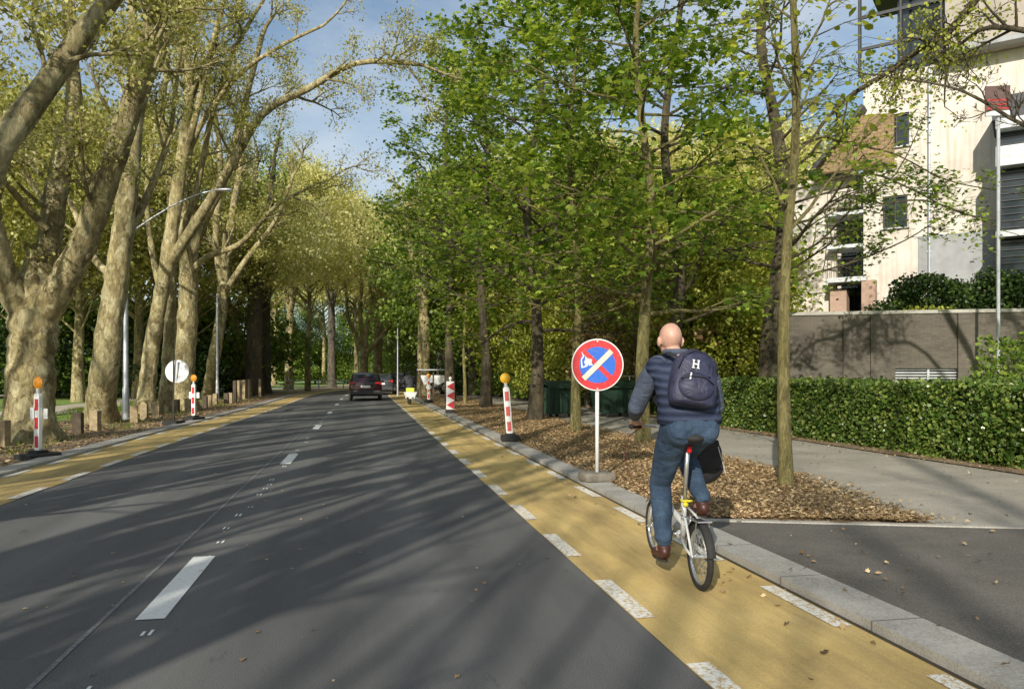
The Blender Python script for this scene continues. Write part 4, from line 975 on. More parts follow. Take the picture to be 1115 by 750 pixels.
for q in (925, 955, 1050):
    mb = MB(); mb.box((wx(q), -.05, zT/2), (.38, .10, zT)); mb.build('pier', 'brick', wall)
# raised terrace behind the wall
mb = MB(); T = Matrix.Translation(wl) @ Matrix.Rotation(-R(13)-TH, 4, 'Z')
mb.box(((xA+xB)/2, 8, zT/2-.1), (xB-xA-.6, 15, zT-.2), T); tag(mb.build('terrace', 'soil_dark'), kind='structure')
def shrub_at(px, d, z, sc, label, leaf='dark', rz=0.3, seed=90, n=9000, r=(1.6, 1.0, .8), size=.09, sh='round', sig=.16):
    rs = np.random.RandomState(seed); loc = W((px-557.5)*d/FOC, d, z); root = empty('shrub', loc, rz, label, 'shrub')
    a = rs.normal(size=(n, 3)); a /= np.linalg.norm(a, axis=1)[:, None]; rr = 1-.35*rs.rand(n)**2
    lump = 1+.16*np.sin(a[:, 0]*6+seed)+.14*np.sin(a[:, 1]*7)+.12*np.sin(a[:, 2]*5+a[:, 0]*4)
    c = a*rr[:, None]*lump[:, None]*np.array(r)+np.array([0, 0, r[2]*.8])+rs.normal(size=(n, 3))*sig*.4
    c = c[c[:, 2] > .02]
    link(bpy.data.objects.new('foliage', leaves('foliage', c, size, sh, leaf, seed)), root)
    mb = MB(); rg = random.Random(seed)
    for k in range(14): 
        e = Vector((rg.uniform(-1, 1)*r[0]*.8, rg.uniform(-1, 1)*r[1]*.8, r[2]*rg.uniform(.8, 1.5))); mb.tube([(e.x*.1, e.y*.1, 0), e*.5, e], [.03, .02, .006], 4, cap=False)
    mb.build('stem', 'maple_bark', root); return root
shrub_at(1028, 25.2, 2.75, 1, 'wide dark shrub on top of the brick wall below the grey shaded wall band', 'dark_leaf', -.4, 91, 15000, (2.1, 1.0, 1.05), .10)
shrub_at(1010, 23.6, 2.9, 1, 'small light green plant at the foot of the dark shrub on the wall', 'lime_leaf', 0, 92, 700, (.9, .35, .35), .10)
shrub_at(1108, 24.2, 2.9, 1, 'dark shrub on the wall at the right edge below the bay windows', 'dark_leaf', -.4, 93, 9000, (1.2, 1.0, 1.0), .10)
shrub_at(1108, 17.5, .9, 1, 'loose bright green bush between the hedge and the wall at the right edge', 'wood_leaf', 0, 94, 1500, (.95, .5, .8), .10)
# estate sign board on pole
d = 20.6; base = W((1087-557.5)*d/FOC, d, 0)
es = empty('advertising_board', base, -R(8)-TH, 'small dark red and grey board on a tall pole beside the cream facade', 'sign')
zt_ = EYE+(HZ-100)/FOC*d; mb = MB(); mb.tube([(0, 0, 0), (0, 0, zt_)], .045, 10); mb.build('pole', 'steel', es)
zc = EYE+(HZ-111)/FOC*d; mb = MB(); mb.box((-.05, -.07, zc), (.62, .03, .80)); bd = mb.build('board', MT.setdefault('boardbrown', simple('board_brown', (.10, .055, .05), .6)), es)
mb = MB()
for k, (w_, z_) in enumerate(((.50, .02), (.52, -.10), (.52, -.20))):
    rg = random.Random(k); x = -w_/2-.05; mb = MB()
    while x < w_/2-.08:
        ww = rg.uniform(.03, .06); mb.box((x+ww/2, -.088, zc+z_), (ww, .004, .05)); x += ww+.014
    mb.build('red_lettering', 'red', bd)
mb = MB(); mb.box((-.05, -.088, zc-.33), (.60, .004, .13)); mb.build('grey_strip', 'palegrey', bd)

# ------------------------------------------------------------------ street lamps
def lamp(px, py, H, arm, label, rz=0, r=.075, tilt=.0):
    b = G(px, py); o = empty('street_lamp', b, rz, label, 'street lamp')
    mb = MB(); mb.lathe([(r*1.9, 0), (r*1.9, .05), (r*1.25, .08), (r*1.2, 1.0), (r, 1.1), (r*.75, H*.95), (r*.6, H)], 14); mb.build('pole', 'steel', o, autos=35)
    if arm:
        mb = MB(); pp = [(0, 0, H-.05)]+[(arm*(1-math.cos(t*math.pi/2)) if 0 else arm*t, 0, H+1.5*math.sin(t*1.35)) for t in (.12, .3, .5, .7, .85, 1)]
        mb.tube(pp, [.034, .032, .030, .027, .025, .022, .02], 8); mb.build('arm', 'steel', o, smooth=True)
        mb = MB(); e = pp[-1]; mb.ell((e[0]+.28, 0, e[2]-.0), (.30, .10, .05)); mb.build('lamp_head', 'steel', o, smooth=True)
    return o
lamp(137, 457, 6.0, 3.0, 'silver street lamp with a long curved arm beside the second plane tree', rz=-R(14), r=.085)
lamp(281, 431, 8.0, 0, 'plain silver lamp pole by the tall wooden fence posts', r=.09)
lamp(236.6, 436, 6.0, 0, 'bluish steel pole between the slanting plane tree and the wooden posts', r=.08)
lamp(433, 431, 4.6, 0, 'slender pale pole beyond the cars, left of the moped rider', r=.05)

# ------------------------------------------------------------------ wooden posts
def post(x, y, h, lab, s=.2, mat='wood', group='short square wooden posts along the left verge'):
    rg = random.Random(int(x*100+y*37)); o = empty('wooden_post', (x, y, 0), rg.uniform(-.25, .25), lab, 'post', group)
    mb = MB(); mb.box((0, 0, h/2-.05), (s, s, h+.1), bev=.012, T=Matrix.Rotation(rg.uniform(-.03, .03), 4, 'X')); mb.build('shaft', mat, o)
    return o
for i, (px, py) in enumerate([(-10, 491), (3, 486), (28, 476), (85, 473), (104, 469.5), (146, 461), (157, 457.5), (170, 455), (192, 450.5), (205, 448.5), (223, 444.5), (228, 443.2), (234.6, 440.5), (246.5, 439.8), (250.7, 439.2)]):
    g_ = G(px, py); post(g_.x, g_.y, .54, 'short square wooden post standing in the soil of the left verge', .21, 'darkshadewood' if i in (0, 3, 8, 10, 13) else 'wood')  # posts in shade get the darker wood, shade put into the colour
for i, px in enumerate([256, 259.5, 262, 265.5, 268, 270.5, 273, 283]):
    g_ = G(px, 438-i*.9); post(g_.x, g_.y, 1.15, 'tall thin wooden post in the close row at the end of the left verge', .17, 'wood' if i % 2 else 'darkshadewood', 'tall wooden posts in a close row')

# ------------------------------------------------------------------ beacons and roadwork boards
def beacon(loc, rz, label, lean=(0, 0), lampmat='amber', narrow=True, plate=False, disc=False, dusty=False, redm='red', w=.13):
    o = empty('warning_beacon', loc, rz, label, 'beacon')
    T = Matrix.Rotation(lean[0], 4, 'Y') @ Matrix.Rotation(lean[1], 4, 'X')
    mb = MB(); mb.box((0, 0, .055), (.40, .62, .11), bev=.02); mb.box((0, 0, .13), (.22, .25, .06), bev=.015); mb.build('base', 'rubberdust' if dusty else 'rubber', o)
    mb = MB(); pf = []
    for k in range(9): a = math.pi*k/8; pf.append((w/2*math.cos(a), 1.10+w/2*math.sin(a)))
    for k in range(9): a = math.pi+math.pi*k/8; pf.append((w/2*math.cos(a), .20+w/2*math.sin(a)))
    mb.prism(pf, -.03, .03, T); mb.build('panel', 'white', o)
    for z in (.31, .635, .96):
        m2 = MB(); m2.box((0, -.034, z), (w*.62, .006, .20), T, bev=.002); m2.box((0, .034, z), (w*.62, .006, .20), T, bev=.002); m2.build('reflective_stripe', redm, o)
    mb = MB(); mb.tube([(0, 0, 1.15), (0, 0, 1.24)], .035, 10, T); mb.build('lamp_mount', 'palegrey', o)
    mb = MB(); mb.ell((0, 0, 1.345), (.10, .055, .10), n=20, m=12, rot=None, T=T); mb.ring((0, 0, 1.345), .098, .014, 'Y', T=T); lm = mb.build('lamp', lampmat, o, smooth=True)
    if plate:
        m2 = MB(); m2.box((-.085, -.045, .80), (.10, .012, .22), bev=.004); m2.box((.12, .05, .80), (.10, .012, .18), bev=.004); m2.build('bracket_plate', 'white', o)
    if disc:
        m2 = MB(); m2.lathe([(.13, 0), (.13, .02)], 24, Matrix.Translation((0, -.06, .78)) @ Matrix.Rotation(R(90), 4, 'X')); m2.build('round_plate', 'white', o)
    return o
beacon((-5.62, 14.9, .0), -R(32), 'red and white beacon post with orange lamp in front of the stout forked plane tree', plate=True)
beacon((-5.3, 26.0, .02), -R(25), 'smaller looking beacon post with orange lamp near the white round sign back', plate=True)
beacon((3.10, 16.3, .065), -R(8), 'leaning beacon post with yellow lamp and faded stripes on the right kerb', lean=(-R(4.5), 0), lampmat='yellow', redm='redfade', w=.14)
beacon((3.2, 38.6, .065), 0, 'far beacon post with a white round plate beside the moped rider', lampmat='amber', disc=True)
def chevron(loc, rz, label):
    o = empty('chevron_board', loc, rz, label, 'warning board')
    mb = MB(); mb.box((0, 0, .05), (.36, .6, .10), bev=.02); mb.build('base', 'rubber', o)
    mb = MB(); mb.box((0, 0, .64), (.30, .03, 1.04), bev=.01); pn = mb.build('panel', 'white', o)
    mb = MB(); w = .14
    for z in (.18, .52, .86):
        poly = [(w, z-.06), (w, z+.20), (-w*.9, z+.085), (-w, z+.06)]
        mb.prism([(w, z-.05), (w, z+.27), (-w, z+.11)], -.0205, -.0165)
    mb.build('red_chevrons', 'red', pn)
    mb = MB(); mb.tube([(0, 0, 1.14), (0, 0, 1.22)], .03, 8); mb.ell((0, 0, 1.27), (.06, .05, .06)); mb.build('lamp', 'white', o, smooth=True)
chevron((3.15, 28.4, .065), -R(5), 'red and white chevron board on the right kerb')

# ------------------------------------------------------------------ round signs
def noparking():
    loc = Vector((3.08, 9.95, .065)); o = empty('no_stopping_sign', loc, -TH*1.0-R(2), 'round red and blue no stopping sign on a white pole with a taped over stroke', 'road sign')
    mb = MB(); mb.box((0, .02, .06), (.42, .34, .12), bev=.03, T=Matrix.Rotation(.35, 4, 'Z')); mb.build('base', 'rubberdust', o, autos=40)
    mb = MB(); mb.tube([(0, 0, .1), (0, 0, 1.78)], .026, 14); mb.build('pole', 'white', o, smooth=True)
    c = (0, -.045, 1.555); RR = .345
    RX = Matrix.Translation(c) @ Matrix.Rotation(R(90), 4, 'X')
    mb = MB(); mb.lathe([(RR, -.008), (RR+.004, 0), (RR, .008)], 48, RX); pl = mb.build('sign_plate', 'white', o)
    def sheet(name, prof, mat, n=48):
        m = MB(); m.lathe(prof, n, RX); return m.build(name, mat, pl)
    sheet('red_ring', [(RR*.965, .0085), (RR*.965, .0105)], 'red')
    sheet('blue_field', [(RR*.70, .011), (RR*.70, .0125)], 'blue')
    def bar(name, L, w, ang, z, mat):
        m = MB(); m.box((0, 0, z), (L, w, .002), RX @ Matrix.Rotation(ang, 4, 'Z')); return m.build(name, mat, pl)
    bar('red_stroke', RR*1.5, .066, -R(45), .0145, 'red')
    bar('tape_strip', RR*1.52, .070, R(45), .0175, 'tape')
    m = MB(); rg = random.Random(4)   # torn white sticker with scratches left of the strokes
    T = RX @ Matrix.Translation((-.115, .03, .0150))
    for p_, q_ in (((-.09, -.07), (-.10, .04)), ((-.10, .04), (-.05, .12)), ((-.05, .12), (-.03, .04)), ((-.05, .05), (.06, .075)), ((-.04, 0), (.05, -.03)), ((.05, .07), (.07, .02)), ((-.08, -.06), (-.02, -.04)), ((-.02, -.04), (-.01, .03)), ((.01, -.04), (.03, .05)), ((-.07, .09), (-.09, .14)), ((.02, .02), (.09, .0))):
        a = Vector((*p_, 0)); b = Vector((*q_, 0)); dd = (b-a); nn = Vector((-dd.y, dd.x, 0)).normalized()*.008
        m.add([a-nn, b-nn, b+nn, a+nn], [(0, 1, 2, 3)], T)
    m.add([(-.05, -.03, .0005), (.03, -.02, .0005), (.045, .045, .0005), (-.02, .06, .0005), (-.06, .02, .0005)], [(0, 1, 2, 3, 4)], T)
    m.build('torn_sticker', 'white', pl)
    m = MB()
    for zz in (.985, -.985):
        m.lathe([(.011, .012), (.011, .016)], 12, RX @ Matrix.Translation((0, zz*RR*.93, 0)))
    m.build('rivets', 'tape', pl)
    m = MB(); m.box((0, -.018, 1.72), (.14, .03, .03)); m.box((0, -.018, 1.40), (.14, .03, .03)); m.build('clamp', 'steel', o)
noparking()
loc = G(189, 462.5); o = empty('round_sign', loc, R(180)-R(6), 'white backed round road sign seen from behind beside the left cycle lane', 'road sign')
mb = MB(); mb.box((0, 0, .06), (.42, .75, .12), bev=.02); mb.build('base', 'rubber', o)
mb = MB(); mb.tube([(0, 0, .1), (0, 0, 1.95)], .024, 10); mb.build('pole', 'darkmetal', o)
mb = MB(); mb.lathe([(.335, 0), (.34, .006), (.335, .012)], 40, Matrix.Rotation(R(-3), 4, 'Y') @ Matrix.Translation((0, -.05, 1.58)) @ Matrix.Rotation(R(96), 4, 'X')); mb.build('sign_plate', 'white', o)
mb = MB(); mb.box((0, -.012, 1.58), (.05, .03, .60), Matrix.Rotation(R(-3), 4, 'Y')); mb.build('shadow_stripe', 'steel', o)  # bar stands in for the tree shadow stripe across the sign back

# ------------------------------------------------------------------ bins, notice board, rails, bollards far
def bin_(px, py, label, rz, mat='bingreen'):
    o = empty('waste_container', G(px, py), rz, label, 'bin', 'large wheeled bins'); 
    mb = MB(); w0, w1, d0, d1, z0, z1 = .56, .66, .42, .52, .16, 1.05
    vs = [(-w0, -d0, z0), (w0, -d0, z0), (w0, d0, z0), (-w0, d0, z0), (-w1, -d1, z1), (w1, -d1, z1), (w1, d1, z1), (-w1, d1, z1)]
    mb.add(vs, [(0, 1, 2, 3), (4, 5, 6, 7), (0, 1, 5, 4), (1, 2, 6, 5), (2, 3, 7, 6), (3, 0, 4, 7)])
    for x in (-.4, -.13, .13, .4): mb.box((x, -.50, .62), (.05, .05, .8))
    mb.build('body', mat, o)
    mb = MB(); vs = []; n = 8
    for i in range(n+1):
        t = i/n; y = -.58+1.16*t; z = 1.08+.20*math.sin(t*math.pi); vs += [(-.70, y, z), (.70, y, z)]
    m = len(vs); vs += [(v[0], v[1], v[2]-.05) for v in vs]; fs = [(2*i, 2*i+1, 2*i+3, 2*i+2) for i in range(n)]+[(m+2*i, m+2*i+2, m+2*i+3, m+2*i+1) for i in range(n)]
    fs += [(2*i, 2*i+2, m+2*i+2, m+2*i) for i in range(n)]+[(2*i+1, m+2*i+1, m+2*i+3, 2*i+3) for i in range(n)]+[(0, m, m+1, 1), (2*n, 2*n+1, m+2*n+1, m+2*n)]
    mb.add(vs, fs); mb.tube([(-.6, -.62, 1.04), (.6, -.62, 1.04)], .02, 8); mb.build('lid', mat, o, autos=40)
    for x in (-.45, .45):
        for y in (-.33, .33):
            mb = MB(); mb.ring((x, y, .09), .055, .034, 'X', 18, 8); mb.box((x, y, .14), (.05, .08, .08)); mb.build('wheel', 'rubber', o)
bin_(603, 455, 'big dark green wheeled bin left of the slim maple behind the sign', .5)
bin_(668, 454, 'second green wheeled bin partly behind the round sign pole', .2)
nb_ = empty('notice_board', G(471, 434.5), -R(10), 'low roofed notice board with white panels beside the far beacon', 'notice board')
for x in (-.75, .05, .75):
    mb = MB(); mb.box((x, 0, .85), (.09, .09, 1.7), bev=.01); mb.build('leg', 'darkshadewood', nb_)
for a, b in ((-.70, 0), (.10, .70)):
    mb = MB(); mb.prism([(a, 1.35 if a < 0 else 1.0), (a+.2, .85), (b, 1.0), (b, 1.42), (a, 1.42)], -.03, -.01); mb.build('panel', 'white', nb_)
mb = MB(); mb.box((.1, 0, 1.74), (2.0, .5, .06), bev=.01); mb.build('roof', 'steel', nb_)
ff = empty('park_railing', G(347, 425), 0.15, 'low grey park railing on the far lawn beside the bend', 'railing')
for x in (-2.2, 0, 2.2):
    mb = MB(); mb.tube([(x, 0, 0), (x, 0, .95)], .05, 8); mb.build('post', 'palegrey', ff)
mb = MB(); mb.tube([(-2.6, 0, .9), (2.6, 0, .9)], .045, 8); mb.build('rail', 'palegrey', ff)
pb = empty('marker_post', G(313.5, 427), 0, 'single white marker post where the left lane bends', 'post')
mb = MB(); mb.lathe([(.09, 0), (.08, .9), (.06, 1.0), (.02, 1.03)], 14); mb.build('shaft', 'palegrey', pb)
mb = MB(); mb.lathe([(.084, .7), (.084, .82)], 14); mb.build('band', 'red', pb)

# ------------------------------------------------------------------ cars
def car(loc, rz, paint, label, suv=True, name='parked_car', L=4.4, Wd=1.82, H=1.58):
    o = empty(name, loc, rz, label, 'car')
    # stations along y: rear(-) to front(+): (y, z_low, z_belt, z_roof, half width belt, half width roof)
    hw = Wd/2
    st = [(-L/2, .52, .95, .96, hw*.84, hw*.80), (-L/2+.05, .34, 1.02, 1.06, hw*.93, hw*.84), (-L/2+.25, .28, 1.04, H*.80, hw*.99, hw*.80), (-L/2+.55, .26, 1.03, H*.965, hw, hw*.76), (-L/2+1.2, .24, 1.01, H, hw, hw*.76),
          (0, .24, .99, H, hw, hw*.76), (.55, .24, .97, H*.965, hw, hw*.75), (1.25, .25, .96, 1.02, hw, hw*.80), (1.8, .27, .88, .90, hw*.96, hw*.8), (L/2-.08, .34, .72, .74, hw*.88, hw*.7), (L/2, .42, .62, .64, hw*.78, hw*.6)]
    mb = MB(); vs = []; k = 12
    for (y, zl, zb, zr, wb, wr) in st:
        prof = [(0, zl), (wb*.9, zl), (wb*.98, zl+.12), (wb, zl+(zb-zl)*.55), (wb*.97, zb), (wr+(wb-wr)*.12 if zr > zb+.1 else wr, max(zr-.06, zb+.005)), (wr*.88, zr), (0, zr+.015)]
        vs += [(x, y, z) for x, z in prof]+[(-x, y, z) for x, z in prof[-2:0:-1]]
    n = 14
    fs = [(i*n+j, i*n+(j+1) % n, (i+1)*n+(j+1) % n, (i+1)*n+j) for i in range(len(st)-1) for j in range(n)]
    fs += [tuple(range(n)), tuple((len(st)-1)*n+j for j in range(n))]
    mb.add(vs, fs); mb.build('body', paint, o, autos=50)
    # windows
    mb = MB(); z0, z1 = 1.09, H*.93
    mb.add([(-hw*.72, -L/2+.21, z0), (hw*.72, -L/2+.21, z0), (hw*.66, -L/2+.455, z1), (-hw*.66, -L/2+.455, z1)], [(0, 1, 2, 3)]); mb.add([(-hw*.72, -L/2+.10, z0-.03), (hw*.72, -L/2+.10, z0-.03), (hw*.70, -L/2+.17, z0+.02), (-hw*.70, -L/2+.17, z0+.02)], [(0, 1, 2, 3)])
    mb.v = [(v[0], v[1]-.035, v[2]) for v in mb.v]; mb.build('rear_window', 'glass', o)
    for s in (-1, 1):
        mb = MB(); mb.add([(s*hw*.985, -L/2+.6, 1.06), (s*hw*.985, .95, 1.04), (s*hw*.81, .50, H*.93), (s*hw*.81, -L/2+.75, H*.93)], [(0, 1, 2, 3)]); mb.build('side_window', 'glass', o)
        mb = MB(); mb.box((s*hw*.77, -L/2+.06, .97), (hw*.36, .12, .15), bev=.02); mb.build('tail_light', 'lampred', o)
        mb = MB(); mb.box((s*hw*1.08, .75, 1.06), (.16, .10, .12), bev=.03); mb.build('mirror', paint, o)
        for y in (-L/2+.78, L/2-.82):
            mb = MB(); mb.ring((s*(hw-.10), y, .32), .245, .085, 'X', 26, 8); w_ = mb.build('wheel', 'rubber', o, smooth=True)
            m2 = MB(); m2.lathe([(.20, -.03), (.06, .03), (.02, .05)], 18, Matrix.Translation((s*(hw-.04), y, .32)) @ Matrix.Rotation(s*R(90), 4, 'Y')); m2.build('rim', 'steel', w_)
    mb = MB(); mb.add([(-hw*.7, 1.19, 1.05), (hw*.7, 1.19, 1.05), (hw*.66, .62, H*.93), (-hw*.66, .62, H*.93)], [(0, 1, 2, 3)]); mb.v = [(v[0], v[1]+.03, v[2]+.01) for v in mb.v]; mb.build('windscreen', 'glass', o)
    mb = MB(); mb.box((0, -L/2+.02, .46), (Wd*.92, .20, .24), bev=.04); mb.build('bumper', MT['darkmetal'], o)
    mb = MB(); mb.box((0, -L/2-.015, .80), (.52, .02, .12)); mb.build('number_plate', 'white', o)
    mb = MB(); mb.box((0, -L/2+.40, H-.015), (.9, .16, .03), bev=.01); mb.build('spoiler', paint, o)
    return o
car((.12, 45.5, 0), R(0), 'carred', 'dark red hatchback driving ahead in the right lane', name='moving_car')
car((.12+1.35, 58.0, 0), -R(6), 'cargrey', 'grey car partly hidden right behind the dark red hatchback', name='moving_car', H=1.5)
car((3.1, 68.5, 0), -R(11), 'carblack', 'black car furthest ahead at the bend', name='moving_car', H=1.62)
car((7.3, 56.0, 0), -R(75), 'carwhite', 'white car parked side on behind the right hand trees', H=1.5)

# ------------------------------------------------------------------ people
def limbtube(mb, pts_, rads, n=12, sq=(1, 1)):
    # densely sampled tapered limb with round joints
    out = []; rr = []
    for i in range(len(pts_)-1):
        a, b = Vector(pts_[i]), Vector(pts_[i+1])
        for j in range(4): t = j/4; out.append(a.lerp(b, t)); rr.append(rads[i]+(rads[i+1]-rads[i])*t)
    out.append(Vector(pts_[-1])); rr.append(rads[-1]); mb.tube(out, rr, n, sq=sq)
    for p, r in zip(pts_, rads): mb.ell(p, (r, r, r), n=12, m=8)
def head(mb, c, s=1.0):
    # faces +Y: skull, jaw, nose, ears, brow, lips
    X = lambda x, y, z: (c[0]+x*s, c[1]+y*s, c[2]+z*s)
    mb.ell(X(0, -.012, .025), (.078*s, .098*s, .098*s), n=20, m=14)
    mb.ell(X(0, .022, -.045), (.060*s, .070*s, .075*s), n=16, m=12)
    mb.ell(X(0, .060, -.092), (.026*s, .024*s, .022*s))
    mb.tube([X(0, .088, .015), X(0, .112, -.022), X(0, .094, -.034)], [.009*s, .015*s, .012*s], 8)
    mb.ell(X(0, .080, .034), (.055*s, .018*s, .010*s)); mb.ell(X(0, .086, -.060), (.024*s, .012*s, .008*s))
    for q in (-1, 1):
        mb.ell(X(q*.083, -.008, -.012), (.013*s, .020*s, .035*s)); mb.tube([X(q*.084, -.02, -.035), X(q*.092, -.028, -.005), X(q*.088, -.012, .024)], .006*s, 6); mb.ell(X(q*.030, .080, .012), (.014*s, .010*s, .009*s)); mb.ell(X(q*.045, .055, -.025), (.026*s, .025*s, .03*s))
def hand(mb, wrist, grip, side, axis):
    # grip: centre of handlebar under the palm; axis: unit vector along the bar towards the thumb side; fingers wrap over the bar
    w = Vector(wrist); g_ = Vector(grip); ax = Vector(axis).normalized(); fw = Vector((0, 1, 0)); up = Vector((0, 0, 1))
    palm = g_+up*.028-fw*.035
    mb.tube([w, w.lerp(palm, .6), palm], [.030, .036, .038], 10, sq=(1, .75)); mb.ell(palm, (.045, .045, .022))
    for k, (o, ln) in enumerate(((.033, .95), (.011, 1.05), (-.011, 1.0), (-.033, .8))):
        b = palm+ax*o+fw*.012; r = .0095
        q = [b, g_+ax*o+fw*.02+up*.030*ln, g_+ax*o+fw*.036*ln+up*.008, g_+ax*o+fw*.026-up*.022, g_+ax*o+fw*.004-up*.026]
        mb.tube(q, [r*1.1, r*1.1, r, r*.95, r*.8], 8)
    mb.tube([palm+ax*.030-fw*.015, g_+ax*.058-fw*.020+up*.005, g_+ax*.062+fw*.002-up*.016, g_+ax*.050+fw*.012-up*.024], [.014, .0125, .011, .009], 8)

BB = W(1.262, 5.80, 0); BRZ = -R(5.2)
bike = empty('folding_bicycle', BB, BRZ, 'white folding bicycle with small wheels ridden on the ochre cycle lane', 'bicycle')
WR = .232
def wheel(y, lab):
    mb = MB(); mb.ring((0, y, WR), WR-.022, .022, 'X', 48, 10); t = mb.build('wheel', 'rubber', bike, smooth=True)
    mb = MB(); mb.ring((0, y, WR), WR-.047, .010, 'X', 48, 6, sq=1.3); mb.build('rim', 'chrome', t, smooth=True)
    mb = MB()
    for k in range(28):
        a = 2*math.pi*k/28; s = 1 if k % 2 else -1; mb.tube([(s*.028, y+.02*math.cos(a+.8*s), WR+.02*math.sin(a+.8*s)), (0, y+(WR-.05)*math.cos(a), WR+(WR-.05)*math.sin(a))], .0013, 4)
    mb.build('spokes', 'chrome', t)
    mb = MB(); mb.tube([(-.055, y, WR), (.055, y, WR)], .016, 12); mb.tube([(-.07, y, WR), (-.055, y, WR)], .008, 8); mb.build('hub', 'chrome', t)
wheel(-.44, 'rear'); wheel(.66, 'front')
for y, a0, a1 in ((-.44, R(20), R(170)), (.66, R(40), R(185))):
    mb = MB(); vs = []; n = 16
    for i in range(n+1):
        a = a0+(a1-a0)*i/n
        for x, q in ((-.028, .014), (-.012, .028), (.012, .028), (.028, .014)): vs.append((x, y+(WR+q)*math.cos(a), WR+(WR+q)*math.sin(a)))
    mb.add(vs, [(i*4+j, i*4+j+1, (i+1)*4+j+1, (i+1)*4+j) for i in range(n) for j in range(3)]); mb.build('mudguard', 'framewhite' if y > 0 else 'rubber', bike, smooth=True)
mb = MB()
mb.tube([(0, -.075, .30), (0, -.10, .60)], .021, 12)
mb.tube([(0, -.09, .40), (0, .18, .44), (0, .50, .60)], .024, 12)
mb.tube([(0, .485, .52), (0, .455, .68)], .022, 12)
for s in (-1, 1):
    mb.tube([(s*.025, -.08, .31), (s*.05, -.30, .25), (s*.055, -.44, WR)], .010, 8)
    mb.tube([(s*.025, -.10, .52), (s*.05, -.28, .46), (s*.055, -.44, WR)], .009, 8)
mb.ell((0, -.02, .30), (.035, .045, .035)); mb.build('frame', 'framewhite', bike, smooth=True)
mb = MB()
for s in (-1, 1): mb.tube([(s*.03, .49, .50), (s*.05, .56, .42), (s*.052, .66, WR)], .011, 8)
mb.build('fork', 'framewhite', bike, smooth=True)
mb = MB(); mb.tube([(0, -.10, .55), (0, -.19, 1.005)], .0165, 14); mb.build('seat_post', 'chrome', bike, smooth=True)
mb = MB(); mb.ring((0, -.103, .565), .021, .010, 'Z', 20, 6); mb.box((.03, -.12, .565), (.05, .012, .014)); mb.ell((0, -.13, .54), (.022, .014, .018)); mb.build('clamp', MT.setdefault('yellowclamp', simple('yellow_clamp', (.75, .62, .03), .4)), bike, smooth=True)
mb = MB(); mb.box((0, -.215, .955), (.035, .02, .05), bev=.006); mb.build('rear_light', 'lampred', bike)
mb = MB(); mb.ell((0, -.29, 1.045), (.088, .095, .038)); mb.tube([(0, -.28, 1.05), (0, -.12, 1.052), (0, .0, 1.045)], [.055, .03, .018], 12, sq=(1, .6)); mb.box((0, -.22, 1.005), (.05, .12, .03), bev=.01); mb.build('saddle', 'rubber', bike, smooth=True)
mb = MB(); mb.tube([(0, .455, .66), (0, .40, 1.06)], .019, 12); mb.build('stem', 'framewhite', bike, smooth=True)
mb = MB(); mb.tube([(-.29, .36, 1.085), (-.14, .385, 1.085), (0, .40, 1.07), (.14, .385, 1.085), (.29, .36, 1.085)], .0125, 10); mb.build('handlebar', 'chrome', bike, smooth=True)
for s in (-1, 1):
    mb = MB(); mb.tube([(s*.175, .379, 1.085), (s*.295, .359, 1.085)], .0165, 12); mb.build('grip', 'rubber', bike, smooth=True)
    mb = MB(); mb.tube([(s*.17, .40, 1.075), (s*.21, .44, 1.06), (s*.28, .43, 1.055)], .006, 6); mb.build('brake_lever', 'chrome', bike, smooth=True)
mb = MB(); mb.tube([(-.17, .41, 1.08), (-.26, .50, 1.0), (-.30, .52, .82), (-.24, .46, .62), (-.10, .42, .52), (0, .45, .56)], .0045, 6); mb.tube([(.17, .41, 1.08), (.16, .58, 1.02), (.08, .60, .85), (.02, .5, .66)], .0045, 6); mb.build('brake_cable', MT.setdefault('cable', simple('brown_cable', (.10, .03, .02), .5)), bike, smooth=True)
mb = MB(); mb.ring((.06, -.0, .30), .075, .006, 'X', 32, 6); mb.tube([(.07, 0, .30), (.085, 0, .46)], [.012, .010], 8, sq=(.7, 1)); mb.tube([(-.07, 0, .30), (-.085, 0, .14)], [.012, .010], 8, sq=(.7, 1)); mb.tube([(-.07, 0, .30), (.07, 0, .30)], .014, 10)
for k in range(5):
    a = k*1.257; mb.tube([(.06, 0, .30), (.06, .072*math.cos(a), .30+.072*math.sin(a))], .006, 6)
mb.build('crankset', 'chrome', bike, smooth=True)
mb = MB()
for s in (-1, 1): mb.tube([(.062, -.005, .30+s*.075), (.058, -.44, WR+s*.035)], .004, 5)
mb.build('chain', 'darkmetal', bike)
mb = MB(); mb.box((.14, 0, .463), (.095, .07, .020), bev=.006); mb.box((-.14, 0, .137), (.095, .07, .020), bev=.006); mb.build('pedal', 'rubber', bike)
mb = MB(); mb.box((.14, -.038, .463), (.06, .006, .014)); mb.build('reflector', 'yellow', bike)
mb = MB(); 
for x in (-.045, .045): mb.tube([(x, -.16, .47), (x, -.55, .49)], .006, 6); mb.tube([(x, -.50, .49), (x*1.1, -.44, WR)], .005, 6)
mb.tube([(-.045, -.55, .49), (.045, -.55, .49)], .006, 6); mb.build('rear_rack', 'chrome', bike)

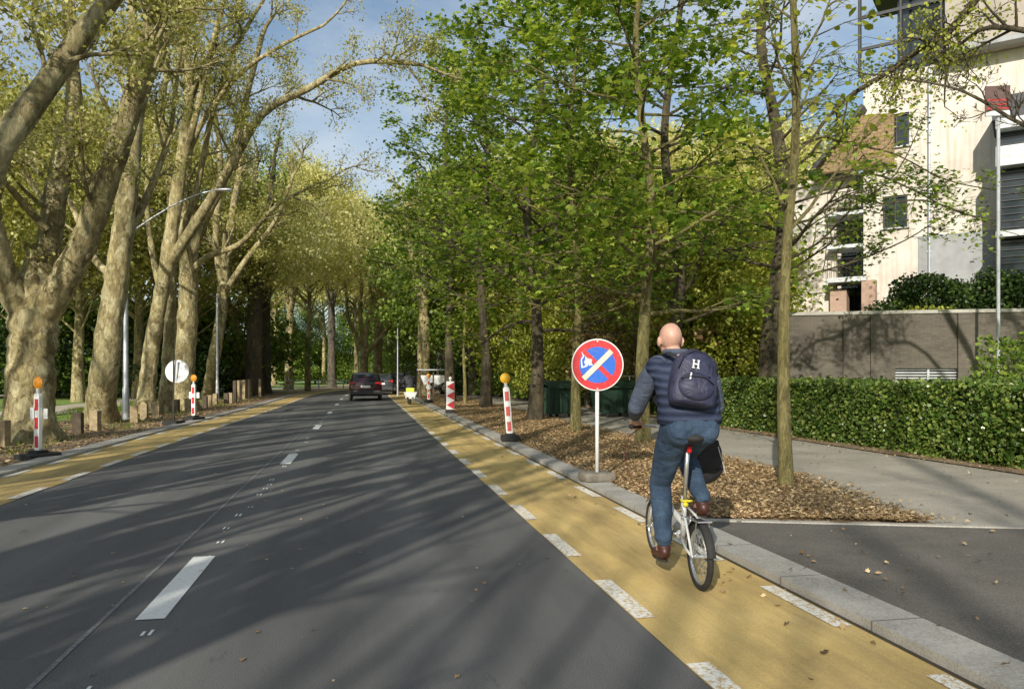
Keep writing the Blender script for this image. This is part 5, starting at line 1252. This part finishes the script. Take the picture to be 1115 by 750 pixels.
man = empty('person', BB, BRZ, 'bald man in navy quilted vest and jeans riding the folding bicycle', 'person')
HIP = [(-.095, -.20, 1.13), (.095, -.20, 1.13)]
SH = [(-.215, -.05, 1.555), (.205, -.03, 1.55)]
EL = [(-.325, .03, 1.25), (.30, .06, 1.25)]
WRI = [(-.275, .275, 1.145), (.275, .275, 1.145)]
GR = [(-.245, .367, 1.085), (.245, .367, 1.085)]
KN = [(-.125, .10, .66), (.15, .33, .86)]
AN = [(-.145, -.07, .225), (.145, -.085, .545)]
HD = (-.045, .10, 1.755)
mb = MB()
limbtube(mb, [(0, -.20, 1.13), (0, -.16, 1.30), (0, -.08, 1.48), (-.01, -.02, 1.56)], [.13, .13, .13, .11], 14, sq=(1.15, .8))
limbtube(mb, [(-.015, -.01, 1.56), (-.035, .06, 1.68)], [.062, .058]); head(mb, HD, 1.08); mb.ell((HD[0], HD[1]-.075, HD[2]-.085), (.055, .03, .022)); mb.ell((HD[0], HD[1]-.07, HD[2]-.125), (.055, .032, .018))
for i in (0, 1):
    limbtube(mb, [SH[i], EL[i], WRI[i]], [.055, .042, .028]); hand(mb, WRI[i], GR[i], i, (1 if i == 0 else -1, 0, 0))
    limbtube(mb, [HIP[i], KN[i], AN[i]], [.085, .055, .038]); limbtube(mb, [AN[i], (AN[i][0], AN[i][1]+.10, AN[i][2]-.055)], [.04, .035])
remeshed(mb, 'body', 'skin', man, .007, 3)
# jacket: torso + sleeves
mb = MB()
secs = [((0, -.215, 1.135), .235, .150), ((0, -.21, 1.20), .232, .152), ((0, -.19, 1.30), .222, .150), ((-.003, -.14, 1.42), .232, .150), ((-.006, -.085, 1.52), .235, .130), ((-.012, -.045, 1.575), .185, .10), ((-.02, -.02, 1.62), .105, .082), ((-.03, .02, 1.665), .083, .083)]
vs = []; n = 28
for (c, a, b) in secs:
    for k in range(n):
        t = 2*math.pi*k/n; ct, st_ = math.cos(t), math.sin(t)
        vs.append((c[0]+a*math.copysign(abs(ct)**.8, ct), c[1]+b*math.copysign(abs(st_)**.9, st_), c[2]))
mb.add(vs, [(i*n+k, i*n+(k+1) % n, (i+1)*n+(k+1) % n, (i+1)*n+k) for i in range(len(secs)-1) for k in range(n)]+[tuple(range(n))[::-1], tuple((len(secs)-1)*n+k for k in range(n))])
for i in (0, 1): mb.ell((SH[i][0]*.93, SH[i][1]-.02, SH[i][2]-.02), (.085, .09, .095))
remeshed(mb, 'vest', 'quilt', man, .011, 5)
for i in (0, 1):
    mb = MB(); s = Vector(SH[i]); e = Vector(EL[i]); w = Vector(WRI[i]); s_ = s.lerp(Vector((0, s.y, s.z-.02)), .15)
    limbtube(mb, [s_, s.lerp(e, .35), e, e.lerp(w, .45), w.lerp(e, .28)], [.088, .078, .066, .056, .044], 14)
    rg = random.Random(i)
    for k in range(7):
        q = (s.lerp(e, .3+k*.1) if k < 7 else e); mb.ring((q.x, q.y, q.z), .066-.002*k, .012, 'Z', 16, 6)
    remeshed(mb, 'sleeve', 'sleeve', man, .010, 4)
# jeans
mb = MB()
mb.ell((0, -.225, 1.12), (.205, .155, .13), n=24, m=14); mb.ell((-.09, -.26, 1.10), (.115, .12, .12)); mb.ell((.09, -.26, 1.10), (.115, .12, .12))
for i in (0, 1):
    h, k, a = Vector(HIP[i]), Vector(KN[i]), Vector(AN[i])
    limbtube(mb, [h+Vector((0, -.01, -.03)), h.lerp(k, .45), k+Vector((0, -.005, 0)), k.lerp(a, .35)+Vector((0, -.012, 0)), k.lerp(a, .75), a+Vector((0, 0, .045))], [.122, .108, .082, .080, .066, .060], 16)
    rg = random.Random(i+3)
    for j in range(9):
        q = k.lerp(a, .10+j*.095) if j > 3 else h.lerp(k, .72+j*.08); mb.ring((q.x+rg.uniform(-.006, .006), q.y-.01, q.z), (.070 if j < 5 else .058), .012, 'Z', 18, 6)
remeshed(mb, 'jeans', 'denim', man, .011, 5)
mb = MB()
for i in (0, 1): q = Vector((i*.0, 0, 0)); mb.box(((-.10 if i == 0 else .10), -.378, 1.075), (.12, .012, .12), bev=.004)
for i in (0, 1):
    a = Vector(AN[i]); mb = MB(); limbtube(mb, [a+Vector((0, 0, .05)), a+Vector((0, .0, -.02))], [.047, .045]); remeshed(mb, 'sock', 'sock', man, .008, 2)
    mb = MB(); sz = a.z-.068
    mb.ell((a.x, a.y-.01, sz+.030), (.043, .055, .048)); mb.tube([(a.x, a.y-.03, sz+.01), (a.x*1.02, a.y+.08, sz+.0), (a.x*1.04, a.y+.17, sz-.008), (a.x*1.05, a.y+.215, sz-.012)], [.043, .045, .046, .028], 14, sq=(1, .80)); mb.tube([a+Vector((0, -.005, -.03)), a+Vector((0, -.005, .012))], [.05, .052], 14)
    sh = remeshed(mb, 'shoe', 'shoe', man, .007, 3)
    mb = MB(); pr = []
    for k in range(20):
        t = 2*math.pi*k/20; pr.append((a.x*1.02+(.043+.006*math.sin(t))*math.cos(t), a.y+.085+.145*math.sin(t)))
    m = len(pr); zb = sz-.040; mb.add([(x, y, zb) for x, y in pr]+[(x, y, zb+.016) for x, y in pr], [tuple(range(m)), tuple(range(2*m-1, m-1, -1))]+[(k, (k+1) % m, (k+1) % m+m, k+m) for k in range(m)])
    mb.build('sole', 'sole', sh, autos=40)
# collar
mb = MB(); mb.ring((-.028, .015, 1.665), .078, .022, 'Z', 26, 8); mb.build('collar', 'sleeve', man, smooth=True)

# backpack
bp = empty('backpack', BB, BRZ, 'navy backpack with a small white H emblem worn on the cyclist back', 'backpack')
Tb = Matrix.Translation((-.02, -.355, 1.465)) @ Matrix.Rotation(R(-14), 4, 'X') @ Matrix.Rotation(R(9), 4, 'Y') @ Matrix.Scale(.90, 4)
mb = MB(); secs = [(-.225, .135, .06), (-.21, .175, .095), (-.12, .190, .115), (0, .185, .115), (.12, .165, .10), (.19, .12, .075), (.225, .06, .04)]; vs = []; n = 24
for z, a, b in secs:
    for k in range(n):
        t = 2*math.pi*k/n; ct, st_ = math.cos(t), math.sin(t); vs.append((a*math.copysign(abs(ct)**.7, ct), b*math.copysign(abs(st_)**.7, st_), z))
mb.add(vs, [(i*n+k, i*n+(k+1) % n, (i+1)*n+(k+1) % n, (i+1)*n+k) for i in range(len(secs)-1) for k in range(n)]+[tuple(range(n))[::-1], tuple((len(secs)-1)*n+k for k in range(n))], Tb)
body = remeshed(mb, 'main_bag', 'nylon', bp, .008, 6)
mb = MB(); mb.ell((0, -.095, -.085), (.145, .06, .115), Tb, 20, 12); remeshed(mb, 'front_pocket', 'nylon', bp, .008, 4)
def btube(name, pp, r, mat, par=bp): 
    m = MB(); m.tube(pp, r, 8, Tb); return m.build(name, mat, par, smooth=True)
btube('zip', [(-.150, -.098, .04), (-.12, -.112, .15), (-.03, -.085, .205), (.05, -.085, .203), (.13, -.108, .14), (.163, -.098, .02)], .0055, 'nylonblack', body)
btube('zip', [(-.13, -.128, -.05), (-.05, -.156, -.02), (.05, -.157, -.02), (.13, -.128, -.06)], .005, 'nylonblack')
btube('zip', [(-.06, -.122, .03), (.02, -.125, -.015), (.10, -.118, .0)], .005, 'nylonblack')
btube('carry_handle', [(-.035, .03, .215), (-.03, .04, .25), (.03, .04, .25), (.035, .03, .215)], .011, 'nylonblack')
mb = MB(); mb.box((-.062, -.150, -.03), (.010, .006, .055), Tb @ Matrix.Rotation(.12, 4, 'Y')); mb.build('zip_pull', 'white', bp)
# emblem H
mb = MB(); z0 = .085
for (x, z, w_, h_) in ((-.042, z0, .010, .062), (-.004, z0, .010, .062), (-.023, z0, .034, .010), (-.042, z0-.031, .022, .007), (-.004, z0-.031, .022, .007), (-.042, z0+.031, .020, .006), (-.004, z0+.031, .020, .006)):
    mb.box((x, -.1215, z), (w_, .006, h_), Tb @ Matrix.Translation((0, 0, 0)))
mb.build('emblem', 'white', bp)
for s in (-1, 1):
    m = MB(); sx = s*.125
    q = [(sx*.8+.03, -.24, 1.60), (sx-.005, -.13, 1.655), (sx*1.15-.01, -.02, 1.635), (sx*1.3, .055, 1.55), (sx*1.35, .075, 1.42), (sx*1.5, 0.0, 1.30), (sx*1.55, -.16, 1.25), (sx*1.3+.02, -.28, 1.25)]
    m.tube(q, .024, 8, sq=(1, .4)); m.build('shoulder_strap', 'nylonblack', bp, smooth=True)
mb = MB(); mb.ring((-.145, -.06, .045), .022, .006, 'Y', 18, 6, Tb); mb.build('strap_loop', 'nylonblack', bp, smooth=True)
# black bag hanging at the front right
bg = empty('shoulder_bag', BB, BRZ, 'black bag hanging beside the front of the folding bicycle behind the right leg', 'bag')
Tg = Matrix.Translation((.27, .30, .81)) @ Matrix.Rotation(R(-12), 4, 'Y')
mb = MB(); mb.box((0, 0, .02), (.32, .16, .30), Tg, bev=.06); mb.ell((0, 0, -.06), (.175, .10, .13), Tg); mb.ell((.07, 0, .05), (.11, .10, .12), Tg); remeshed(mb, 'main_bag', 'blackcloth', bg, .01, 6)
mb = MB(); mb.box((0, -.095, .04), (.28, .03, .22), Tg, bev=.012); mb.build('flap', 'blackcloth', bg)
mb = MB(); mb.tube([(-.13, -.11, -.05), (-.12, -.11, -.16)], .006, 6, Tg); mb.tube([(.12, -.115, .10), (.14, -.10, -.12)], .004, 6, Tg); mb.build('buckle', 'palegrey', bg)
mb = MB(); mb.tube([(.14, .30, .97), (.10, .36, 1.05), (.12, .385, 1.10), (.2, .35, 1.06), (.36, .30, .98)], .010, 6); mb.build('strap', 'nylonblack', bg, smooth=True)

# moped and its rider, far ahead in the cycle lane
ml = Vector((2.22, 38.3, 0.005)); mo = empty('moped', ml, 0, 'small white and yellow moped ahead in the right cycle lane', 'moped')
for y in (-.55, .62):
    mb = MB(); mb.ring((0, y, .23), .17, .055, 'X', 24, 8); w_ = mb.build('wheel', 'rubber', mo, smooth=True); m2 = MB(); m2.tube([(-.05, y, .23), (.05, y, .23)], .11, 14); m2.build('rim', 'steel', w_)
mb = MB(); mb.ell((0, -.42, .52), (.17, .36, .20)); mb.box((0, .05, .30), (.28, .5, .06), bev=.02); mb.tube([(0, .35, .32), (0, .45, .62), (0, .38, .92)], [.17, .16, .08], 12, sq=(1, .35)); mb.ell((0, .62, .42), (.08, .22, .08)); mb.build('body', 'darkmetal', mo, smooth=True)
mb = MB(); mb.box((0, -.70, .72), (.40, .26, .20), bev=.03); mb.build('top_box', 'hivis', mo); mb = MB(); mb.prism([(-.33, .62), (.33, .62), (.22, .38), (-.22, .38)], -.86, -.70); mb.build('rear_fairing', 'white', mo); mb = MB(); mb.ell((0, -.25, .74), (.14, .34, .06)); mb.build('seat', 'blackcloth', mo, smooth=True)
mb = MB(); mb.tube([(-.32, .34, 1.0), (0, .40, .98), (.32, .34, 1.0)], .018, 8); mb.build('handlebar', 'darkmetal', mo)
for s in (-1, 1):
    mb = MB(); mb.tube([(s*.22, .38, 1.0), (s*.30, .36, 1.16)], .01, 6); mb.ell((s*.31, .36, 1.20), (.05, .015, .035)); mb.build('mirror', 'darkmetal', mo)
    mb = MB(); mb.box((s*.20, -.72, .44), (.07, .16, .26), bev=.02); mb.build('side_panel', 'white', mo)
mb = MB(); mb.box((0, -.79, .48), (.14, .03, .06)); mb.build('tail_light', 'lampred', mo); mb = MB(); mb.box((0, -.80, .36), (.15, .01, .12)); mb.build('number_plate', 'white', mo)
ri = empty('person', ml, 0, 'rider in black jacket and helmet sitting on the far moped', 'person')
mb = MB(); limbtube(mb, [(0, -.25, .86), (0, -.18, 1.08), (0, -.08, 1.28)], [.15, .15, .17], 12, sq=(1.1, .8)); limbtube(mb, [(0, -.06, 1.30), (0, 0, 1.42)], [.06, .055]); head(mb, (0, .02, 1.50), .95)
for s in (-1, 1):
    limbtube(mb, [(s*.19, -.08, 1.32), (s*.30, .08, 1.10), (s*.27, .30, 1.02)], [.07, .055, .04]); hand(mb, (s*.27, .28, 1.02), (s*.26, .35, 1.0), 0, (-s, 0, 0))
    limbtube(mb, [(s*.10, -.2, .86), (s*.17, .16, .78), (s*.15, .12, .40)], [.10, .075, .05]); limbtube(mb, [(s*.15, .1, .38), (s*.15, .27, .36)], [.045, .04])
remeshed(mb, 'body', 'skin', ri, .014, 3)
mb = MB(); limbtube(mb, [(0, -.25, .86), (0, -.18, 1.08), (0, -.08, 1.29)], [.175, .175, .19], 12, sq=(1.15, .85))
for s in (-1, 1): limbtube(mb, [(s*.19, -.08, 1.32), (s*.30, .08, 1.10), (s*.27, .25, 1.03)], [.09, .075, .055])
MT['ridercloth'] = simple('rider_cloth', (.045, .045, .052), .85, var=.3, nscale=14)
remeshed(mb, 'jacket', 'ridercloth', ri, .016, 4)
mb = MB()
for s in (-1, 1): limbtube(mb, [(s*.10, -.2, .86), (s*.17, .16, .78), (s*.15, .12, .42)], [.12, .09, .065])
remeshed(mb, 'trousers', 'blackcloth', ri, .016, 4)
mb = MB()
for s in (-1, 1): limbtube(mb, [(s*.15, .08, .38), (s*.15, .29, .365)], [.055, .045])
remeshed(mb, 'shoes', 'rubber', ri, .014, 2)
mb = MB(); mb.ell((0, .0, 1.535), (.125, .14, .125)); mb.build('helmet', 'rubber', ri, smooth=True)

# ------------------------------------------------------------------ remove the unused prototypes from the origin
for k, o in protos.items():
    if k not in used and k != 'copper':
        for ch in list(o.children): bpy.data.objects.remove(ch)
        bpy.data.objects.remove(o)

# ------------------------------------------------------------------ light, sky, camera
AZ = 28.5; ELV = 26.0
w = bpy.data.worlds.new('World'); scene.world = w; w.use_nodes = True; nt = w.node_tree
sky = nt.nodes.new('ShaderNodeTexSky'); sky.sky_type = 'NISHITA'; sky.sun_disc = False; sky.sun_elevation = R(ELV); sky.sun_rotation = R(180+AZ)
sky.air_density = 1.0; sky.dust_density = 1.5; sky.ozone_density = 1.2
bgn = nt.nodes['Background']; tcw = nt.nodes.new('ShaderNodeTexCoord'); mpw = nt.nodes.new('ShaderNodeMapping'); mpw.inputs['Scale'].default_value = (1, 1, 2.5)
nt.links.new(tcw.outputs['Generated'], mpw.inputs['Vector']); cl_ = noise(nt, 2.6, 7, .6, mpw.outputs['Vector'])
hz_ = ramp(nt, cl_, [(.40, (.10, .10, .10)), (.64, (.60, .60, .60))])
nt.links.new(mixc(nt, hz_, mixc(nt, 1.0, sky.outputs[0], (1.75, 1.95, 1.95), 'MULTIPLY'), (11.5, 12, 12.5)), bgn.inputs[0]); bgn.inputs[1].default_value = .07
sl = bpy.data.lights.new('sun', 'SUN'); sl.energy = 5.0; sl.angle = R(.5); sl.color = (1, .94, .83)
so = bpy.data.objects.new('sun', sl); COL.objects.link(so)
dv = Vector((math.sin(R(AZ))*math.cos(R(ELV)), math.cos(R(AZ))*math.cos(R(ELV)), -math.sin(R(ELV))))
so.rotation_euler = dv.to_track_quat('-Z', 'Y').to_euler()
cd = bpy.data.cameras.new('camera'); cam = bpy.data.objects.new('camera', cd); COL.objects.link(cam); scene.camera = cam
cam.location = (0, 0, EYE); cam.rotation_euler = (R(90), 0, -TH); cd.sensor_width = 36; cd.lens = FOC/1115*36; cd.shift_y = (HZ-375)/1115
cd.clip_start = .05; cd.clip_end = 3000
scene.view_settings.view_transform = 'Standard'; scene.view_settings.look = 'None'; scene.view_settings.exposure = 0
scene.render.engine = 'CYCLES'; scene.cycles.use_denoising = True; scene.cycles.max_bounces = 6; scene.cycles.diffuse_bounces = 3; scene.cycles.transparent_max_bounces = 4
